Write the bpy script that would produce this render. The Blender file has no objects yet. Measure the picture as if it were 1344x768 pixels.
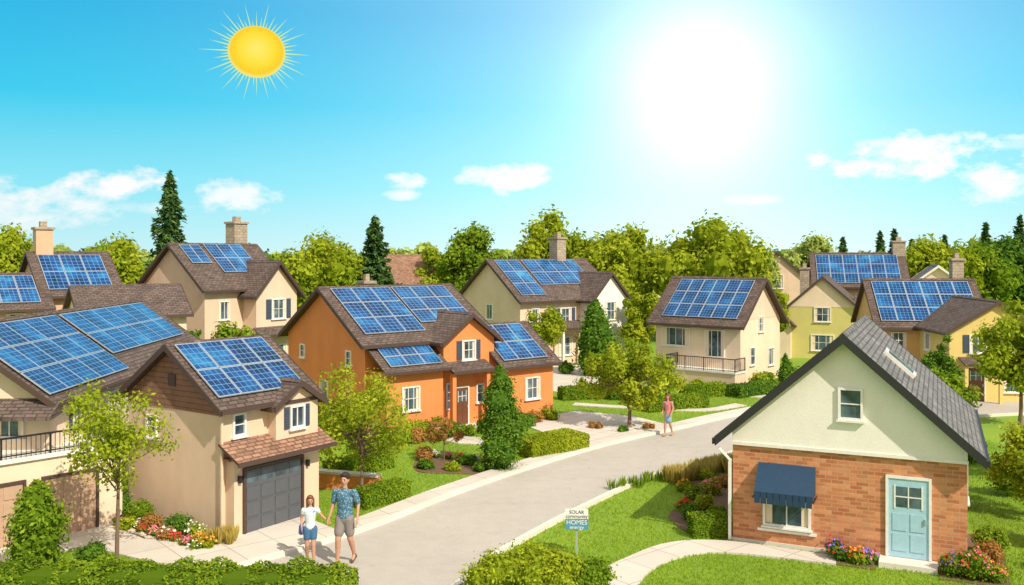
import bpy, math, random, bmesh
import numpy as np
from mathutils import Vector, Matrix
random.seed(7); rng=np.random.default_rng(7)
scene=bpy.context.scene
COL=scene.collection
R=math.radians
# ------------------------------------------------------------------ materials
def newmat(name):
    m=bpy.data.materials.new(name); m.use_nodes=True
    nt=m.node_tree; b=nt.nodes['Principled BSDF']; return m,nt,b
def N(nt,t,**k):
    n=nt.nodes.new(t)
    for a,v in k.items(): setattr(n,a,v)
    return n
def c4(c): return (c[0],c[1],c[2],1)
def mixc(nt,fac,a,b,mode='MIX'):
    n=N(nt,'ShaderNodeMix',data_type='RGBA',blend_type=mode)
    for i,v in ((0,fac),(6,a),(7,b)):
        if isinstance(v,(int,float)): n.inputs[i].default_value=v
        elif isinstance(v,tuple): n.inputs[i].default_value=c4(v)
        else: nt.links.new(v,n.inputs[i])
    return n.outputs[2]
def noise(nt,scale,detail=4,coord='Object',rough=.6,stretch=None):
    tc=N(nt,'ShaderNodeTexCoord'); n=N(nt,'ShaderNodeTexNoise')
    n.inputs['Scale'].default_value=scale; n.inputs['Detail'].default_value=detail; n.inputs['Roughness'].default_value=rough
    o=tc.outputs[coord]
    if stretch:
        mp=N(nt,'ShaderNodeMapping'); mp.inputs['Scale'].default_value=stretch; nt.links.new(o,mp.inputs[0]); o=mp.outputs[0]
    nt.links.new(o,n.inputs['Vector']); return n.outputs['Fac']
def ramp(nt,fac,stops):
    r=N(nt,'ShaderNodeValToRGB'); nt.links.new(fac,r.inputs['Fac'])
    e=r.color_ramp.elements
    while len(e)<len(stops): e.new(.5)
    for i,(p,c) in enumerate(stops): e[i].position=p; e[i].color=c4(c)
    return r.outputs['Color']
def bump(nt,b,h,strength=.3,dist=.02):
    n=N(nt,'ShaderNodeBump'); n.inputs['Strength'].default_value=strength; n.inputs['Distance'].default_value=dist
    nt.links.new(h,n.inputs['Height']); nt.links.new(n.outputs[0],b.inputs['Normal'])
def sc(c,k): return tuple(min(1,x*k) for x in c)
def stucco(name,c,rough=.9,var=.10,s=25,bs=.35):
    m,nt,b=newmat(name)
    big=noise(nt,1.1,6); fine=noise(nt,s*2,3); streak=noise(nt,.9,3,stretch=(1.3,1.3,.35))
    col=ramp(nt,big,[(.3,sc(c,1-var)),(.7,sc(c,1+var*.6))])
    col=mixc(nt,.22,col,ramp(nt,fine,[(.3,sc(c,.72)),(.7,sc(c,1.18))]))
    col=mixc(nt,.3,col,ramp(nt,streak,[(.33,(.84,.82,.80)),(.6,(1,1,1))]),'MULTIPLY')
    nt.links.new(col,b.inputs['Base Color']); b.inputs['Roughness'].default_value=rough
    bump(nt,b,fine,bs,.015); return m
def plain(name,c,rough=.6,metal=0,var=.06):
    m,nt,b=newmat(name); f=noise(nt,9,3)
    nt.links.new(ramp(nt,f,[(.3,sc(c,1-var)),(.7,sc(c,1+var))]),b.inputs['Base Color'])
    b.inputs['Roughness'].default_value=rough; b.inputs['Metallic'].default_value=metal; return m
def bricky(name,c1,c2,cm,w,h,mort,rough=.9,bs=.5,mixn=.35,dist=.02,mul=.5):
    m,nt,b=newmat(name)
    uv=N(nt,'ShaderNodeUVMap'); uv.uv_map='UVMap'
    br=N(nt,'ShaderNodeTexBrick'); nt.links.new(uv.outputs[0],br.inputs['Vector'])
    br.inputs['Color1'].default_value=c4(c1); br.inputs['Color2'].default_value=c4(c2); br.inputs['Mortar'].default_value=c4(cm)
    br.inputs['Scale'].default_value=1; br.inputs['Mortar Size'].default_value=mort
    br.inputs['Brick Width'].default_value=w; br.inputs['Row Height'].default_value=h; br.inputs['Bias'].default_value=0
    f=noise(nt,2.2,6); g=noise(nt,14,3)
    col=mixc(nt,mixn,br.outputs['Color'],ramp(nt,f,[(.3,sc(c1,.6)),(.7,sc(c2,1.25))]))
    col=mixc(nt,mul,col,ramp(nt,g,[(.3,(.5,.5,.5)),(.7,(1,1,1))]),'MULTIPLY')
    nt.links.new(col,b.inputs['Base Color']); b.inputs['Roughness'].default_value=rough
    inv=N(nt,'ShaderNodeMath',operation='SUBTRACT'); inv.inputs[0].default_value=1; nt.links.new(br.outputs['Fac'],inv.inputs[1])
    bump(nt,b,inv.outputs[0],bs,dist); return m
def shingle(name,c): return bricky(name,sc(c,.6),sc(c,1.4),sc(c,.22),.27,.14,.018,mixn=.3,bs=.8,mul=.65,dist=.03)
M={}
M['brick']=bricky('brick',(.42,.13,.05),(.74,.33,.16),(.56,.36,.22),.27,.092,.009,mixn=.15,mul=.3)
M['stone']=bricky('chimney_stone',(.42,.32,.23),(.56,.46,.35),(.3,.26,.2),.3,.16,.02)
M['roof_brown']=shingle('roof_brown',(.155,.112,.095))
M['roof_dark']=shingle('roof_dark',(.11,.095,.09))
M['roof_grey']=shingle('roof_grey',(.20,.195,.20))
M['roof_tan']=shingle('roof_tan',(.38,.21,.14))
M['beige']=stucco('beige_stucco',(.74,.56,.41))
M['tan']=stucco('tan_stucco',(.68,.45,.29))
M['cream']=stucco('cream_stucco',(.82,.66,.50))
M['white']=stucco('white_stucco',(.86,.82,.76),var=.05)
M['orange']=stucco('orange_stucco',(.78,.27,.085))
M['ochre']=stucco('ochre_stucco',(.72,.43,.18))
M['yellow']=stucco('yellow_stucco',(.74,.56,.20))
M['olive']=stucco('olive_stucco',(.62,.56,.20))
M['pink']=stucco('pinkish_stucco',(.78,.58,.44))
M['siding']=bricky('brown_siding',(.26,.13,.085),(.30,.15,.10),(.09,.05,.035),4,.14,.012)
M['trim']=plain('brown_trim',(.075,.045,.036),.6)
M['trim_dark']=plain('dark_trim',(.022,.022,.025),.5)
M['trim_white']=plain('white_trim',(.80,.77,.73),.5)
M['frame']=plain('window_frame',(.80,.78,.75),.45)
M['shutter']=plain('shutter',(.06,.08,.12),.5)
M['garage_dark']=plain('garage_door_paint',(.10,.105,.12),.5)
M['garage_brown']=plain('garage_door_brown',(.50,.33,.23),.5)
M['blue_door']=plain('blue_door_paint',(.36,.58,.70),.45)
M['awning']=plain('awning_fabric',(.012,.045,.10),.8)
M['metal']=plain('dark_metal',(.04,.04,.045),.4,.6)
M['alu']=plain('aluminium',(.62,.68,.74),.35,.6)
M['brown_door']=plain('brown_door',(.16,.06,.03),.5)
def glassmat():
    m,nt,b=newmat('window_glass'); f=noise(nt,1.7,3)
    nt.links.new(ramp(nt,f,[(.35,(.03,.05,.07)),(.6,(.10,.16,.2)),(.75,(.28,.32,.33))]),b.inputs['Base Color'])
    b.inputs['Roughness'].default_value=.06; b.inputs['IOR'].default_value=1.6; return m
M['glass']=glassmat()
def solarmat():
    m,nt,b=newmat('solar_cells')
    uv=N(nt,'ShaderNodeUVMap'); uv.uv_map='UVMap'
    s=N(nt,'ShaderNodeSeparateXYZ'); nt.links.new(uv.outputs[0],s.inputs[0])
    outs=[]
    for i,k,w in ((0,4,.045),(1,5,.045)):
        a=N(nt,'ShaderNodeMath',operation='MULTIPLY'); nt.links.new(s.outputs[i],a.inputs[0]); a.inputs[1].default_value=k
        p=N(nt,'ShaderNodeMath',operation='PINGPONG'); nt.links.new(a.outputs[0],p.inputs[0]); p.inputs[1].default_value=.5
        l=N(nt,'ShaderNodeMath',operation='LESS_THAN'); nt.links.new(p.outputs[0],l.inputs[0]); l.inputs[1].default_value=w
        outs.append(l.outputs[0])
    mx=N(nt,'ShaderNodeMath',operation='MAXIMUM'); nt.links.new(outs[0],mx.inputs[0]); nt.links.new(outs[1],mx.inputs[1])
    f=noise(nt,1.1,5); base=ramp(nt,f,[(.34,(.002,.016,.07)),(.48,(.004,.045,.19)),(.6,(.008,.11,.32)),(.72,(.03,.26,.46))])
    col=mixc(nt,mx.outputs[0],base,(.10,.30,.50))
    nt.links.new(col,b.inputs['Base Color']); b.inputs['Roughness'].default_value=.15
    b.inputs['Specular IOR Level'].default_value=.3; return m
M['cells']=solarmat()
def concrete(name,c,joint=None):
    m,nt,b=newmat(name); big=noise(nt,.5,6,'Object'); f=noise(nt,30,3)
    col=ramp(nt,big,[(.3,sc(c,.84)),(.7,sc(c,1.08))]); col=mixc(nt,.3,col,ramp(nt,f,[(.3,sc(c,.7)),(.7,sc(c,1.1))]))
    if joint:
        tc=N(nt,'ShaderNodeTexCoord'); br=N(nt,'ShaderNodeTexBrick'); br.offset=.0
        mp=N(nt,'ShaderNodeMapping'); mp.inputs['Rotation'].default_value=(0,0,R(joint[2])); nt.links.new(tc.outputs['Object'],mp.inputs[0]); nt.links.new(mp.outputs[0],br.inputs['Vector'])
        br.inputs['Scale'].default_value=1; br.inputs['Brick Width'].default_value=joint[0]; br.inputs['Row Height'].default_value=joint[1]; br.inputs['Mortar Size'].default_value=.014
        br.inputs['Color1'].default_value=(1,1,1,1); br.inputs['Color2'].default_value=(.92,.92,.92,1); br.inputs['Mortar'].default_value=(.62,.58,.54,1)
        col=mixc(nt,1.0,col,br.outputs['Color'],'MULTIPLY')
    nt.links.new(col,b.inputs['Base Color']); b.inputs['Roughness'].default_value=.9; bump(nt,b,f,.2,.01); return m
M['concrete']=concrete('concrete',(.66,.61,.54),(1.1,1.1,-40))
M['kerb']=concrete('kerb_concrete',(.72,.67,.60))
M['paver']=concrete('paving',(.69,.63,.57),(.55,.55,-50))
def asphalt():
    m,nt,b=newmat('asphalt'); big=noise(nt,.28,6); mid=noise(nt,2.5,5); f=noise(nt,45,2)
    c=(.46,.425,.38)
    col=ramp(nt,big,[(.3,sc(c,.86)),(.7,sc(c,1.1))]); col=mixc(nt,.3,col,ramp(nt,mid,[(.35,sc(c,.8)),(.65,sc(c,1.12))]))
    col=mixc(nt,.25,col,ramp(nt,f,[(.3,sc(c,.5)),(.7,sc(c,1.35))]))
    tc=N(nt,'ShaderNodeTexCoord'); vo=N(nt,'ShaderNodeTexVoronoi'); vo.feature='DISTANCE_TO_EDGE'; vo.inputs['Scale'].default_value=.33
    nz=N(nt,'ShaderNodeTexNoise'); nz.inputs['Scale'].default_value=1.5; nz.inputs['Detail'].default_value=5; nt.links.new(tc.outputs['Object'],nz.inputs['Vector'])
    vm=N(nt,'ShaderNodeVectorMath',operation='MULTIPLY_ADD'); nt.links.new(nz.outputs['Color'],vm.inputs[0]); vm.inputs[1].default_value=(.9,.9,.9); nt.links.new(tc.outputs['Object'],vm.inputs[2]); nt.links.new(vm.outputs[0],vo.inputs['Vector'])
    cr=ramp(nt,vo.outputs['Distance'],[(0,(.75,.73,.71)),(.005,(1,1,1))]); col=mixc(nt,.6,col,cr,'MULTIPLY')
    nt.links.new(col,b.inputs['Base Color']); b.inputs['Roughness'].default_value=.85; bump(nt,b,f,.3,.01); return m
M['asphalt']=asphalt()
def grassmat():
    m,nt,b=newmat('grass'); big=noise(nt,.35,5); f=noise(nt,14,4); g=noise(nt,60,2)
    col=ramp(nt,big,[(.3,(.12,.24,.012)),(.55,(.20,.34,.016)),(.75,(.29,.40,.022))])
    col=mixc(nt,.35,col,ramp(nt,f,[(.3,(.10,.20,.01)),(.7,(.29,.41,.03))]))
    col=mixc(nt,.2,col,ramp(nt,g,[(.35,(.06,.14,.01)),(.7,(.3,.42,.035))]))
    nt.links.new(col,b.inputs['Base Color']); b.inputs['Roughness'].default_value=.95; bump(nt,b,f,.4,.04); return m
M['grass']=grassmat()
M['soil']=stucco('soil',(.16,.10,.06),var=.3,bs=.6)
M['rock']=stucco('rock',(.54,.47,.39),var=.2,bs=.5)
M['bark']=stucco('bark',(.22,.15,.10),var=.3,bs=.8)
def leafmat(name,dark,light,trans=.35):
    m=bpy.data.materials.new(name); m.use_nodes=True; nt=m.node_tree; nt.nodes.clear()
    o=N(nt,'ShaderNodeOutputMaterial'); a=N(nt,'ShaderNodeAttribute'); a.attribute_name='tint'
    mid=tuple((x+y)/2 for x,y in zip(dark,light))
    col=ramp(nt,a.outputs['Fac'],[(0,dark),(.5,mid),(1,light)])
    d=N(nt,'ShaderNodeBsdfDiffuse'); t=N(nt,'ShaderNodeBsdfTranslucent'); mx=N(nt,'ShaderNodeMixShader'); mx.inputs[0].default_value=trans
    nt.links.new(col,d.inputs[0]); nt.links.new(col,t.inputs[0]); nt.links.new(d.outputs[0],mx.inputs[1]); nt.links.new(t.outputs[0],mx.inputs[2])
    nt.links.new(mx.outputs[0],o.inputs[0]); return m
M['leaf']=leafmat('leaf_green',(.08,.17,.012),(.34,.46,.035),.4)
M['leafy']=leafmat('leaf_yellowgreen',(.17,.25,.012),(.56,.62,.05),.45)
M['leaff']=leafmat('leaf_haze_tint',(.24,.33,.07),(.64,.72,.20),.45)  # paler greens: distance haze painted into the leaf colour
M['leafd']=leafmat('leaf_dark',(.045,.12,.016),(.19,.33,.035),.3)
M['leafc']=leafmat('leaf_conifer',(.03,.085,.03),(.15,.26,.07),.25)
M['leafr']=leafmat('leaf_russet',(.25,.16,.04),(.60,.30,.09),.35)
M['leafg']=leafmat('leaf_goldgrass',(.36,.30,.07),(.74,.60,.18),.4)
M['lawn']=leafmat('grass_blades',(.15,.29,.014),(.42,.54,.04),.45)
M['fl_red']=plain('petal_red',(.75,.03,.05)); M['fl_blue']=plain('petal_blue',(.2,.2,.7)); M['fl_white']=plain('petal_white',(.85,.8,.76)); M['fl_pink']=plain('petal_pink',(.85,.25,.35)); M['fl_orange']=plain('petal_orange',(.9,.33,.05))
# ------------------------------------------------------------------ mesh builder
class MB:
    def __init__(s): s.v=[];s.f=[];s.m=[];s.uv=[]
    def face(s,pts,mat=0,uv=None):
        i=len(s.v); s.v+= [tuple(p) for p in pts]; s.f.append(tuple(range(i,i+len(pts)))); s.m.append(mat); s.uv.append(uv)
    def box(s,x0,x1,y0,y1,z0,z1,mat=0):
        if x0>x1:x0,x1=x1,x0
        if y0>y1:y0,y1=y1,y0
        a=[(x0,y0,z0),(x1,y0,z0),(x1,y1,z0),(x0,y1,z0),(x0,y0,z1),(x1,y0,z1),(x1,y1,z1),(x0,y1,z1)]
        for q in ((0,3,2,1),(4,5,6,7),(0,1,5,4),(1,2,6,5),(2,3,7,6),(3,0,4,7)): s.face([a[k] for k in q],mat)
    def hexa(s,a,mat=0):
        for q in ((0,3,2,1),(4,5,6,7),(0,1,5,4),(1,2,6,5),(2,3,7,6),(3,0,4,7)): s.face([a[k] for k in q],mat)
    def beam(s,p,q,w,h,mat=0):
        p=Vector(p);q=Vector(q);d=(q-p).normalized(); u=d.cross(Vector((0,0,1)))
        if u.length<.01: u=Vector((1,0,0))
        u.normalize(); v=u.cross(d); u*=w/2; v*=h/2
        s.hexa([p-u-v,p+u-v,q+u-v,q-u-v,p-u+v,p+u+v,q+u+v,q-u+v],mat)
    def build(s,name,mats,parent=None,mw=None,smooth=False):
        me=bpy.data.meshes.new(name); me.from_pydata(s.v,[],s.f); me.update()
        for m in mats: me.materials.append(m)
        me.polygons.foreach_set('material_index',s.m)
        uvl=me.uv_layers.new(name='UVMap')
        for p,uv in zip(me.polygons,s.uv):
            if uv:
                for k,li in enumerate(p.loop_indices): uvl.data[li].uv=uv[k]
                continue
            n=p.normal
            if abs(n.z)>.98: t=Vector((1,0,0));b=Vector((0,1,0))
            else:
                t=Vector((0,0,1)).cross(n).normalized(); b=n.cross(t)
            for li in p.loop_indices:
                co=me.vertices[me.loops[li].vertex_index].co; uvl.data[li].uv=(co.dot(t),co.dot(b))
        if smooth: me.polygons.foreach_set('use_smooth',[True]*len(me.polygons))
        o=bpy.data.objects.new(name,me); COL.objects.link(o)
        if parent: o.parent=parent
        if mw: o.matrix_world=mw
        return o
def empty(name,loc=(0,0,0),yaw=0,parent=None,pm=None):
    e=bpy.data.objects.new(name,None); COL.objects.link(e); e.empty_display_size=.3
    e.location=loc; e.rotation_euler=(0,0,yaw)
    if parent: e.parent=parent; e.matrix_parent_inverse=pm.inverted()
    return e
# ------------------------------------------------------------------ houses
class House:
    def __init__(s,name,x,y,yaw,wall='beige',roof='roof_brown',trim='trim',parent=None):
        s.mw=Matrix.Translation((x,y,0))@Matrix.Rotation(R(yaw),4,'Z')
        if parent: s.e=empty(name,(x,y,0),R(yaw),parent.e,parent.mw)
        else: s.e=empty(name,(x,y,0),R(yaw))
        s.p={}; s.wall=wall;s.roof=roof;s.trim=trim
    def P(s,part,*mats):
        k=(part,)+mats
        if k not in s.p: s.p[k]=MB()
        return s.p[k]
    def finish(s):
        for k,mb in s.p.items():
            if mb.f: mb.build(k[0],[M[m] for m in k[1:]],s.e)
    def gable(s,x0,x1,y0,y1,h,rise,axis='x',oh=.28,ohg=.22,z0=0,th=.09,wall=None,roof=None,trim=None):
        wall=wall or s.wall; roof=roof or s.roof; trim=trim or s.trim
        if axis=='x': f=lambda a,b,z:(a,b,z); a0,a1,b0,b1=x0,x1,y0,y1
        else: f=lambda a,b,z:(b,a,z); a0,a1,b0,b1=y0,y1,x0,x1
        bm=(b0+b1)/2; k=rise/((b1-b0)/2)
        w=s.P('walls',wall)
        pr=[(b0,z0),(b1,z0),(b1,h),(bm,h+rise),(b0,h)]
        if axis=='x': order=1
        else: order=-1
        A=[f(a0,b,z) for b,z in pr]; B=[f(a1,b,z) for b,z in pr]
        def fc(mb,pts,m=0): mb.face(pts[::order],m)
        fc(w,A[::-1]); fc(w,B)
        for i in range(5):
            j=(i+1)%5; fc(w,[A[i],A[j],B[j],B[i]])
        r=s.P('roof',roof,trim); e=.014; A0=a0-ohg; A1=a1+ohg
        lo=[(b0-oh,h-k*oh+e),(bm,h+rise+e),(b1+oh,h-k*oh+e)]; tv=th*math.sqrt(1+k*k); hi=[(b,z+tv) for b,z in lo]
        for i in (0,1):
            fc(r,[f(A0,*lo[i]),f(A1,*lo[i]),f(A1,*lo[i+1]),f(A0,*lo[i+1])][::-1],1)
            fc(r,[f(A0,*hi[i]),f(A1,*hi[i]),f(A1,*hi[i+1]),f(A0,*hi[i+1])],0)
            fc(r,[f(A0,*lo[i]),f(A0,*hi[i]),f(A0,*hi[i+1]),f(A0,*lo[i+1])],1)
            fc(r,[f(A1,*lo[i]),f(A1,*lo[i+1]),f(A1,*hi[i+1]),f(A1,*hi[i])],1)
        fc(r,[f(A0,*lo[0]),f(A1,*lo[0]),f(A1,*hi[0]),f(A0,*hi[0])],1)
        fc(r,[f(A0,*lo[2]),f(A0,*hi[2]),f(A1,*hi[2]),f(A1,*lo[2])],1)
        t=s.P('fascia',trim)
        for aa,sg in ((A0,-1),(A1,1)):
            for i in (0,1):
                q0=lo[i];q1=lo[i+1]
                pts=[f(aa+sg*.003,q0[0],q0[1]-.05),f(aa+sg*.035,q0[0],q0[1]-.05),f(aa+sg*.035,q1[0],q1[1]-.05),f(aa+sg*.003,q1[0],q1[1]-.05)]
                up=[(p[0],p[1],p[2]+tv+.065) for p in pts]; t.hexa(pts+up)
        for (b,z),sg in ((lo[0],-1),(lo[2],1)):
            pa=f(A0,b+sg*.003,z-.01); pb=f(A1,b+sg*.075,z+tv*.75); t.box(pa[0],pb[0],pa[1],pb[1],pa[2],pb[2])
        rc=s.P('ridge_cap',roof); z=h+rise+e+tv
        for i in range(int((A1-A0)/.28)+1):
            u0=A0+i*.28; u1=min(A1,u0+.29)
            if u1-u0<.02: continue
            g=.012*(i%2)
            rc.hexa([f(u0,bm-.11,z-.11*k+.005),f(u1,bm-.11,z-.11*k+.005),f(u1,bm,z+.006),f(u0,bm,z+.006),f(u0,bm-.11,z-.11*k+.03+g),f(u1,bm-.11,z-.11*k+.03),f(u1,bm,z+.035),f(u0,bm,z+.035+g)])
            rc.hexa([f(u0,bm,z+.006),f(u1,bm,z+.006),f(u1,bm+.11,z-.11*k+.005),f(u0,bm+.11,z-.11*k+.005),f(u0,bm,z+.035+g),f(u1,bm,z+.035),f(u1,bm+.11,z-.11*k+.03),f(u0,bm+.11,z-.11*k+.03+g)])
        return dict(f=f,a0=a0,a1=a1,b0=b0,b1=b1,bm=bm,h=h,rise=rise,k=k,tv=tv,oh=oh,axis=axis)
    def clad(s,bl,end,zmin,mat,d=.02):
        f=bl['f']; a=bl['a0'] if end==0 else bl['a1']; sg=-1 if end==0 else 1
        e=.003
        pr=[(bl['b0']-e,zmin),(bl['b1']+e,zmin),(bl['b1']+e,bl['h']),(bl['bm'],bl['h']+bl['rise']),(bl['b0']-e,bl['h'])]
        if zmin>=bl['h']: pr=[(bl['b0'],zmin),(bl['b1'],zmin),(bl['bm'],bl['h']+bl['rise'])]
        w=s.P('gable_cladding',mat); A=[f(a,*q) for q in pr]; B=[f(a+sg*d,*q) for q in pr]
        w.face(B)
        for i in range(len(A)):
            j=(i+1)%len(A); w.face([A[i],A[j],B[j],B[i]])
    def plane_panels(s,O,U,V,cols,rows,gap=.02):
        O=Vector(O);U=Vector(U);V=Vector(V); n=U.cross(V).normalized()
        if n.z<0: n=-n
        fr=s.P('solar_panel_frames','alu'); gl=s.P('solar_panels','cells'); rl=s.P('panel_rails','metal')
        ul=U.length/cols; vl=V.length/rows; u=U.normalized(); v=V.normalized()
        for i in range(cols):
            for j in range(rows):
                p=O+u*(i*ul+gap/2)+v*(j*vl+gap/2)+n*.05; a=u*(ul-gap); b=v*(vl-gap)
                q=[p,p+a,p+a+b,p+b]; fr.hexa(q+[x+n*.035 for x in q])
                w=.022; g=[p+u*w+v*w,p+a-u*w+v*w,p+a+b-u*w-v*w,p+b+u*w-v*w]
                gl.face([x+n*.039 for x in g],0,[(0,0),(1,0),(1,1),(0,1)])
        for fv in (.2,.8):
            for j in range(rows):
                p=O+v*(vl*(j+fv))+n*.025; rl.beam(p,p+U,.04,.045)
    def solar(s,bl,side,a0,a1,v0,v1,cols,rows):
        f=bl['f']; k=bl['k']; half=(bl['b1']-bl['b0'])/2+bl['oh']
        def pt(a,v):
            if side==0: b=bl['b0']-bl['oh']+half*v
            else: b=bl['b1']+bl['oh']-half*v
            z=bl['h']-k*bl['oh']+k*half*v+.014+bl['tv']
            return Vector(f(a,b,z))
        s.plane_panels(pt(a0,v0),pt(a1,v0)-pt(a0,v0),pt(a0,v1)-pt(a0,v0),cols,rows)
    def shed(s,x0,x1,yw,yf,zh,zl,th=.07,roof=None,panels=None):
        r=s.P('lower_roof',roof or s.roof,s.trim)
        lo=[(x0,yf,zl),(x1,yf,zl),(x1,yw,zh),(x0,yw,zh)]; hi=[(a,b,c+th) for a,b,c in lo]
        r.face(hi,0); r.face(lo[::-1],1)
        for i in range(4):
            j=(i+1)%4; r.face([lo[i],lo[j],hi[j],hi[i]],1)
        s.P('fascia',s.trim).box(x0-.01,x1+.01,yf-.04,yf-.003,zl-.04,zl+th*.8)
        if panels:
            fx0,fx1,v0,v1,c,rw=panels
            def pt(x,v): return Vector((x,yf+(yw-yf)*v,zl+(zh-zl)*v+th))
            s.plane_panels(pt(fx0,v0),pt(fx1,v0)-pt(fx0,v0),pt(fx0,v1)-pt(fx0,v0),c,rw)
    def fb(s,mb,face,a0,a1,z0,z1,d0,d1,mat=0):
        F,c=face
        if F=='F': mb.box(a0,a1,c-d1,c-d0,z0,z1,mat)
        elif F=='B': mb.box(a0,a1,c+d0,c+d1,z0,z1,mat)
        elif F=='L': mb.box(c-d1,c-d0,a0,a1,z0,z1,mat)
        else: mb.box(c+d0,c+d1,a0,a1,z0,z1,mat)
    def window(s,face,a,z,w,h,mull=(2,1),shut=False,frame='frame',sill=True,lintel=False):
        fr=s.P('window_frames',frame); gl=s.P('window_glass','glass')
        x0,x1,z0,z1=a-w/2,a+w/2,z-h/2,z+h/2; t=.045
        s.fb(gl,face,x0+.01,x1-.01,z0+.01,z1-.01,.002,.012)
        s.fb(fr,face,x0-t,x0+.012,z0-t,z1+t,.001,.06); s.fb(fr,face,x1-.012,x1+t,z0-t,z1+t,.001,.06)
        s.fb(fr,face,x0+.013,x1-.013,z1-.012,z1+t,.001,.058); s.fb(fr,face,x0+.013,x1-.013,z0-t,z0+.012,.001,.058)
        for i in range(1,mull[0]):
            q=x0+w*i/mull[0]; s.fb(fr,face,q-.014,q+.014,z0+.013,z1-.013,.013,.04)
        for j in range(1,mull[1]):
            q=z0+h*j/mull[1]; s.fb(fr,face,x0+.013,x1-.013,q-.012,q+.012,.013,.037)
        if w>.5:
            cu=s.P('curtains','cream')
            for q0,q1 in ((x0+.015,x0+w*.17),(x1-w*.17,x1-.015)): s.fb(cu,face,q0,q1,z0+.02,z1-.02,.0122,.0128)
        if sill: s.fb(s.P('window_sills','trim_white'),face,x0-.08,x1+.08,z0-t-.045,z0-t-.002,.001,.1)
        if shut:
            sh=s.P('shutters','shutter')
            for q0,q1 in ((x0-t-.03-w*.36,x0-t-.01),(x1+t+.01,x1+t+.03+w*.36)):
                s.fb(sh,face,q0,q1,z0-.03,z1+.03,.002,.03)
                n=7
                for i in range(n):
                    zz=z0+h*(i+.5)/n; s.fb(sh,face,q0+.03,q1-.03,zz-.018,zz+.012,.031,.045)
    def door(s,face,a,w,h,mat='brown_door',z0=0.0,glass=True):
        d=s.P('door',mat); fr=s.P('door_frame','frame')
        s.fb(d,face,a-w/2,a+w/2,z0,z0+h,.001,.03)
        s.fb(fr,face,a-w/2-.06,a-w/2-.001,z0,z0+h+.06,.001,.055); s.fb(fr,face,a+w/2+.001,a+w/2+.06,z0,z0+h+.06,.001,.055); s.fb(fr,face,a-w/2,a+w/2,z0+h+.001,z0+h+.06,.001,.053)
        for zz0,zz1 in ((.08,.30),(.34,.56)):
            for q0,q1 in ((-.40,-.05),(.05,.40)):
                s.fb(d,face,a+q0*w,a+q1*w,z0+zz0*h,z0+zz1*h,.031,.043)
        if glass:
            s.fb(s.P('door_glass','glass'),face,a-.32*w,a+.32*w,z0+.64*h,z0+.9*h,.031,.036)
            s.fb(fr,face,a-.012,a+.012,z0+.64*h,z0+.9*h,.037,.045); s.fb(fr,face,a-.32*w,a+.32*w,z0+.765*h,z0+.78*h,.037,.043)
            for q in (-.36,.32): s.fb(fr,face,a+q*w,a+(q+.04)*w,z0+.62*h,z0+.92*h,.031,.046)
        s.fb(s.P('door_handle','alu'),face,a+.40*w,a+.44*w,z0+.45*h,z0+.52*h,.031,.08)
    def garage(s,face,x0,x1,z1,mat='garage_dark',rows=4,cols=4):
        d=s.P('garage_door',mat); fr=s.P('garage_frame',s.trim); gl=s.P('garage_windows','glass')
        s.fb(d,face,x0,x1,0.0,z1,.001,.02)
        w=(x1-x0)/cols; h=z1/rows
        for i in range(cols):
            for j in range(rows):
                if j==rows-1 and mat=='garage_dark':
                    s.fb(gl,face,x0+i*w+.05,x0+(i+1)*w-.05,j*h+.07,(j+1)*h-.07,.021,.027)
                    s.fb(d,face,x0+i*w+.02,x0+(i+1)*w-.02,(j+1)*h-.06,(j+1)*h-.02,.021,.04)
                else: s.fb(d,face,x0+i*w+.035,x0+(i+1)*w-.035,j*h+.035,(j+1)*h-.035,.021,.038)
        s.fb(fr,face,x0-.07,x0-.001,0,z1+.07,.001,.07); s.fb(fr,face,x1+.001,x1+.07,0,z1+.07,.001,.07); s.fb(fr,face,x0,x1,z1+.001,z1+.07,.001,.068)
    def chimney(s,x,y,w,d,z0,z1,mat='stone'):
        c=s.P('chimney',mat); c.box(x-w/2,x+w/2,y-d/2,y+d/2,z0,z1)
        t=s.P('chimney_cap','stone'); t.box(x-w/2-.07,x+w/2+.07,y-d/2-.07,y+d/2+.07,z1,z1+.12); t.box(x-w*.2,x+w*.2,y-d*.2,y+d*.2,z1+.12,z1+.42)
    def base(s,x0,x1,y0,y1,h=.22,mat='stone'):
        s.P('plinth',mat).box(x0-.03,x1+.03,y0-.03,y1+.03,-.05,h)
    def rail(s,p,q,z0,z1):
        r=s.P('railing','metal'); p=Vector((p[0],p[1],0)); q=Vector((q[0],q[1],0)); L=(q-p).length
        r.beam(p+Vector((0,0,z1)),q+Vector((0,0,z1)),.05,.04); r.beam(p+Vector((0,0,z0+.07)),q+Vector((0,0,z0+.07)),.03,.03)
        n=max(2,int(L/.11))
        for i in range(n+1):
            c=p.lerp(q,i/n); w=.04 if i in(0,n) or i%10==0 else .014
            r.box(c.x-w/2,c.x+w/2,c.y-w/2,c.y+w/2,z0,z1-.02)

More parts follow.
